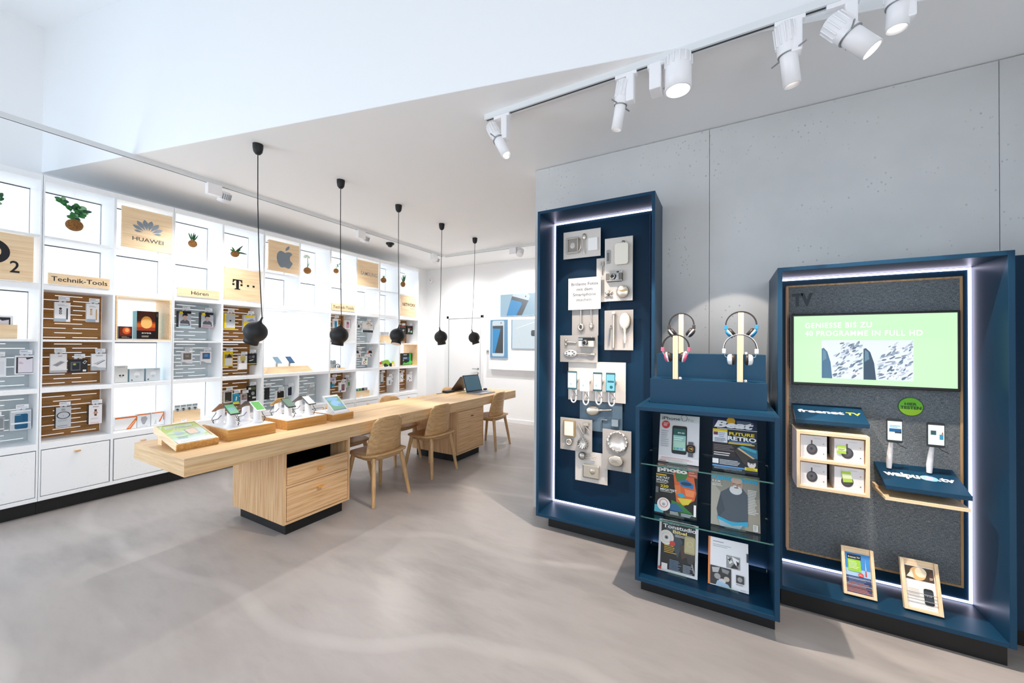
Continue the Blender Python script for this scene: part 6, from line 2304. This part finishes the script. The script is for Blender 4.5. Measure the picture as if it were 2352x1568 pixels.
slab('shelf_header', 'sloped navy board lettered waipu .tv below the two phones', (.722, 1.028, .816), (.714, 1.020, .748), 2.858, 2.648, .022, t_waipu)
sh = thing('oak_shelf', 'thin oak shelf projecting under the waipu board', 'shelf', (.87, 2.65, .68))
m = MB((.87, 2.65, .68))
m.box(.714, 1.016, 2.65, 2.861, .671, .687, PX_)
m.box(.714, .728, 2.80, 2.861, .687, .70, PX_)
m.build('board', sh, bevel=.001)
for x, lab, sl, w, sc_ in ((.781, 'black phone with blue writing on its screen, left of the round lime badge', 'white tapered handle holding the phone with blue writing', .062, 0), (.936, 'black phone with small pictures on its screen, under the television corner', 'white tapered handle holding the phone with small pictures', .064, 1)):
    z = 1.010 if sc_ == 0 else 1.006
    o = thing('display_phone', lab, 'phone', (x, 2.76, z), 0, group='phones above the waipu board')
    m = MB()
    m.rrect(-w / 2, w / 2, -.063, .063, .008, 0, mat('phone_black', '23282c', .25), .009)
    m.build('body', o)
    m = MB()
    m.rect(-w / 2 + .003, w / 2 - .003, -.050, .050, .0005, glow('screen_mint', 'dff6ea', .95))
    if sc_ == 0:
        m.lines(-.02, .024, .030, .016, 2, .003, .001, ink('3f9fc4'))
        m.rect(-.022, .026, -.006, .012, .001, ink('1f5f94'))
        m.rect(-.0, .026, -.012, -.004, .0012, ink('2f3a4a'))
    else:
        m.rect(-.02, .0, .0, .022, .001, ink('3a5f66'))
        m.rect(.012, .026, -.022, .004, .001, ink('3f9fc4'))
        m.poly([(.018, .005), (.026, .005), (.024, .02)], .001, ink('c46a4a'))
    m.build('screen', o)
    m = MB()
    m.tube([(.01, .004, -.063), (.02, 0, -.075), (.05, .02, -.09), (.06, .05, -.095)], .0018, CABLE, n=6)
    m.build('cable', o)
    s = thing('phone_holder', sl, 'holder', (x - .012, 2.800, .826), 0, group='white handles on the waipu board')
    m = MB()
    zz = z - .06 - .826
    m.tube([(.0, -.0, -.024), (.0, -.004, .02), (.002, -.012, zz * .6), (.006, -.018, zz + .01), (.008, -.018, zz + .05)], [.011, .013, .011, .008, .010], GLOSSW, n=14)
    m.build('grip', s)
    m = MB()
    m.lathe([(.026, 0), (.026, -.012)], GLOSSW, (.010, -.018, zz + .055), axis='y', n=20)
    m.build('puck', s)


def leaflet_stand(label, x0, x1, items, base, tilt):
    w = x1 - x0
    L = .245
    o = thing('leaflet_stand', label, 'stand', ((x0 + x1) / 2, 2.68, .1225), 0, group='oak leaflet stands on the case floor')
    M = Matrix.Rotation(math.radians(-16), 4, 'X') @ Matrix.Rotation(math.radians(tilt), 4, 'Y')
    m = MB(M=M)
    m.box(-w / 2, w / 2, .004, .014, .008, L, PX_)
    m.box(-w / 2, -w / 2 + .014, -.008, .004, .008, L, PZ_)
    m.box(w / 2 - .014, w / 2, -.008, .004, .008, L, PZ_)
    m.box(-w / 2 + .014, w / 2 - .014, -.008, .004, .008, .020, PX_)
    m.build('frame', o, bevel=.001)
    m = MB(M=M)
    for zz in (.062, .092):
        m.tube([(-w / 2 + .014, -.006, zz), (w / 2 - .014, -.006, zz)], .0016, WIRE, n=6)
    m.build('wire', o)
    m = MB()
    m.hexa([(-.03, .02, 0), (.03, .02, 0), (.03, .11, 0), (-.03, .11, 0), (-.03, .036, .10), (.03, .036, .10), (.03, .05, .10), (-.03, .05, .10)], BLACK)
    m.build('foot', o)
    q = thing('leaflet', 'leaflet in the ' + label[:label.index('leaflet') + 7], 'leaflet', o.location, 0)
    Mq = M @ Matrix.Translation((-w / 2 + .016, .0026, .021))
    m = MB(M=Mq)
    ww, hh_ = w - .032, L - .05
    m.rect(0, ww, 0, hh_, .0, ink(base), .001)
    els(m, ww, hh_, items, .0004)
    m.build('print', q)


leaflet_stand('oak stand with a blue and lime city leaflet, nearer the magazine case', .556, .690, [
    ('r', 0, 1, .0, .42, '3a4a78'), ('r', 0, 1, .42, .6, 'a9cbe8'), ('r', 0, 1, .6, 1, '3f8fd6'), ('l', 0, 1, .02, .26, 7, 'd98a6a'), ('l', .1, 1, .26, .40, 4, '8f9fc8'), ('p', [(.78, .46), (.84, .46), (.82, .80), (.81, .88)], 'c43a3a'), ('p', [(.8, .6), (.83, .6), (.815, .9)], 'e9e9ee'),
    ('r', .10, .62, .54, .94, '9bd02e'), ('r', .08, .64, .84, .96, '1d232b'), ('t', 'freenet TV', .12, .60, .875, .04, 'f4f6f8', .01), ('l', .14, .58, .60, .80, 6, 'e9f5cf'), ('e', .60, .47, .11, .05, 'd9443a'), ('l', .52, .68, .45, .49, 2, 'f4d9d4')], '3f8fd6', 0)
leaflet_stand('oak stand with a white phone leaflet, nearer the right end of the case', .793, .934, [
    ('r', 0, 1, .0, 1, 'f3ede8'), ('r', .02, .98, .66, .98, '4a3a2a'), ('e', .45, .82, .28, .16, 'e9b878'), ('e', .55, .86, .2, .12, 'fbe9c8'), ('p', [(.05, .72), (.25, .9), (.3, .7)], 'dfe6d0'), ('r', .82, .97, .70, .90, '5a3f34'), ('l', .83, .96, .72, .78, 2, 'e9dfd6'),
    ('n', .58, .90, .12, .50, .08, '22262a'), ('r', .60, .88, .18, .44, '3a4046'), ('t', '12:24', .63, .84, .32, .035, 'dfe3e6', .0), ('l', .06, .5, .28, .46, 5, 'c9bfb6'), ('t', 'waipu.tv', .64, .88, .05, .02, '3f7f9c', .0)], 'f3ede8', 0)

# dark cabinet edge beyond the television case
org = (1.28, 2.80, 0)
sc_ = thing('side_cabinet', 'dark navy cabinet edge at the far right of the television case', 'cabinet', org)
MB(org).box(1.148, XR - .002, 2.80, 3.104, .10, 1.90, NAVY2).build('carcass', sc_, bevel=.002)
MB(org).box(1.16, XR - .004, 2.86, 3.10, 0, .10, PLINTH).build('plinth', sc_)
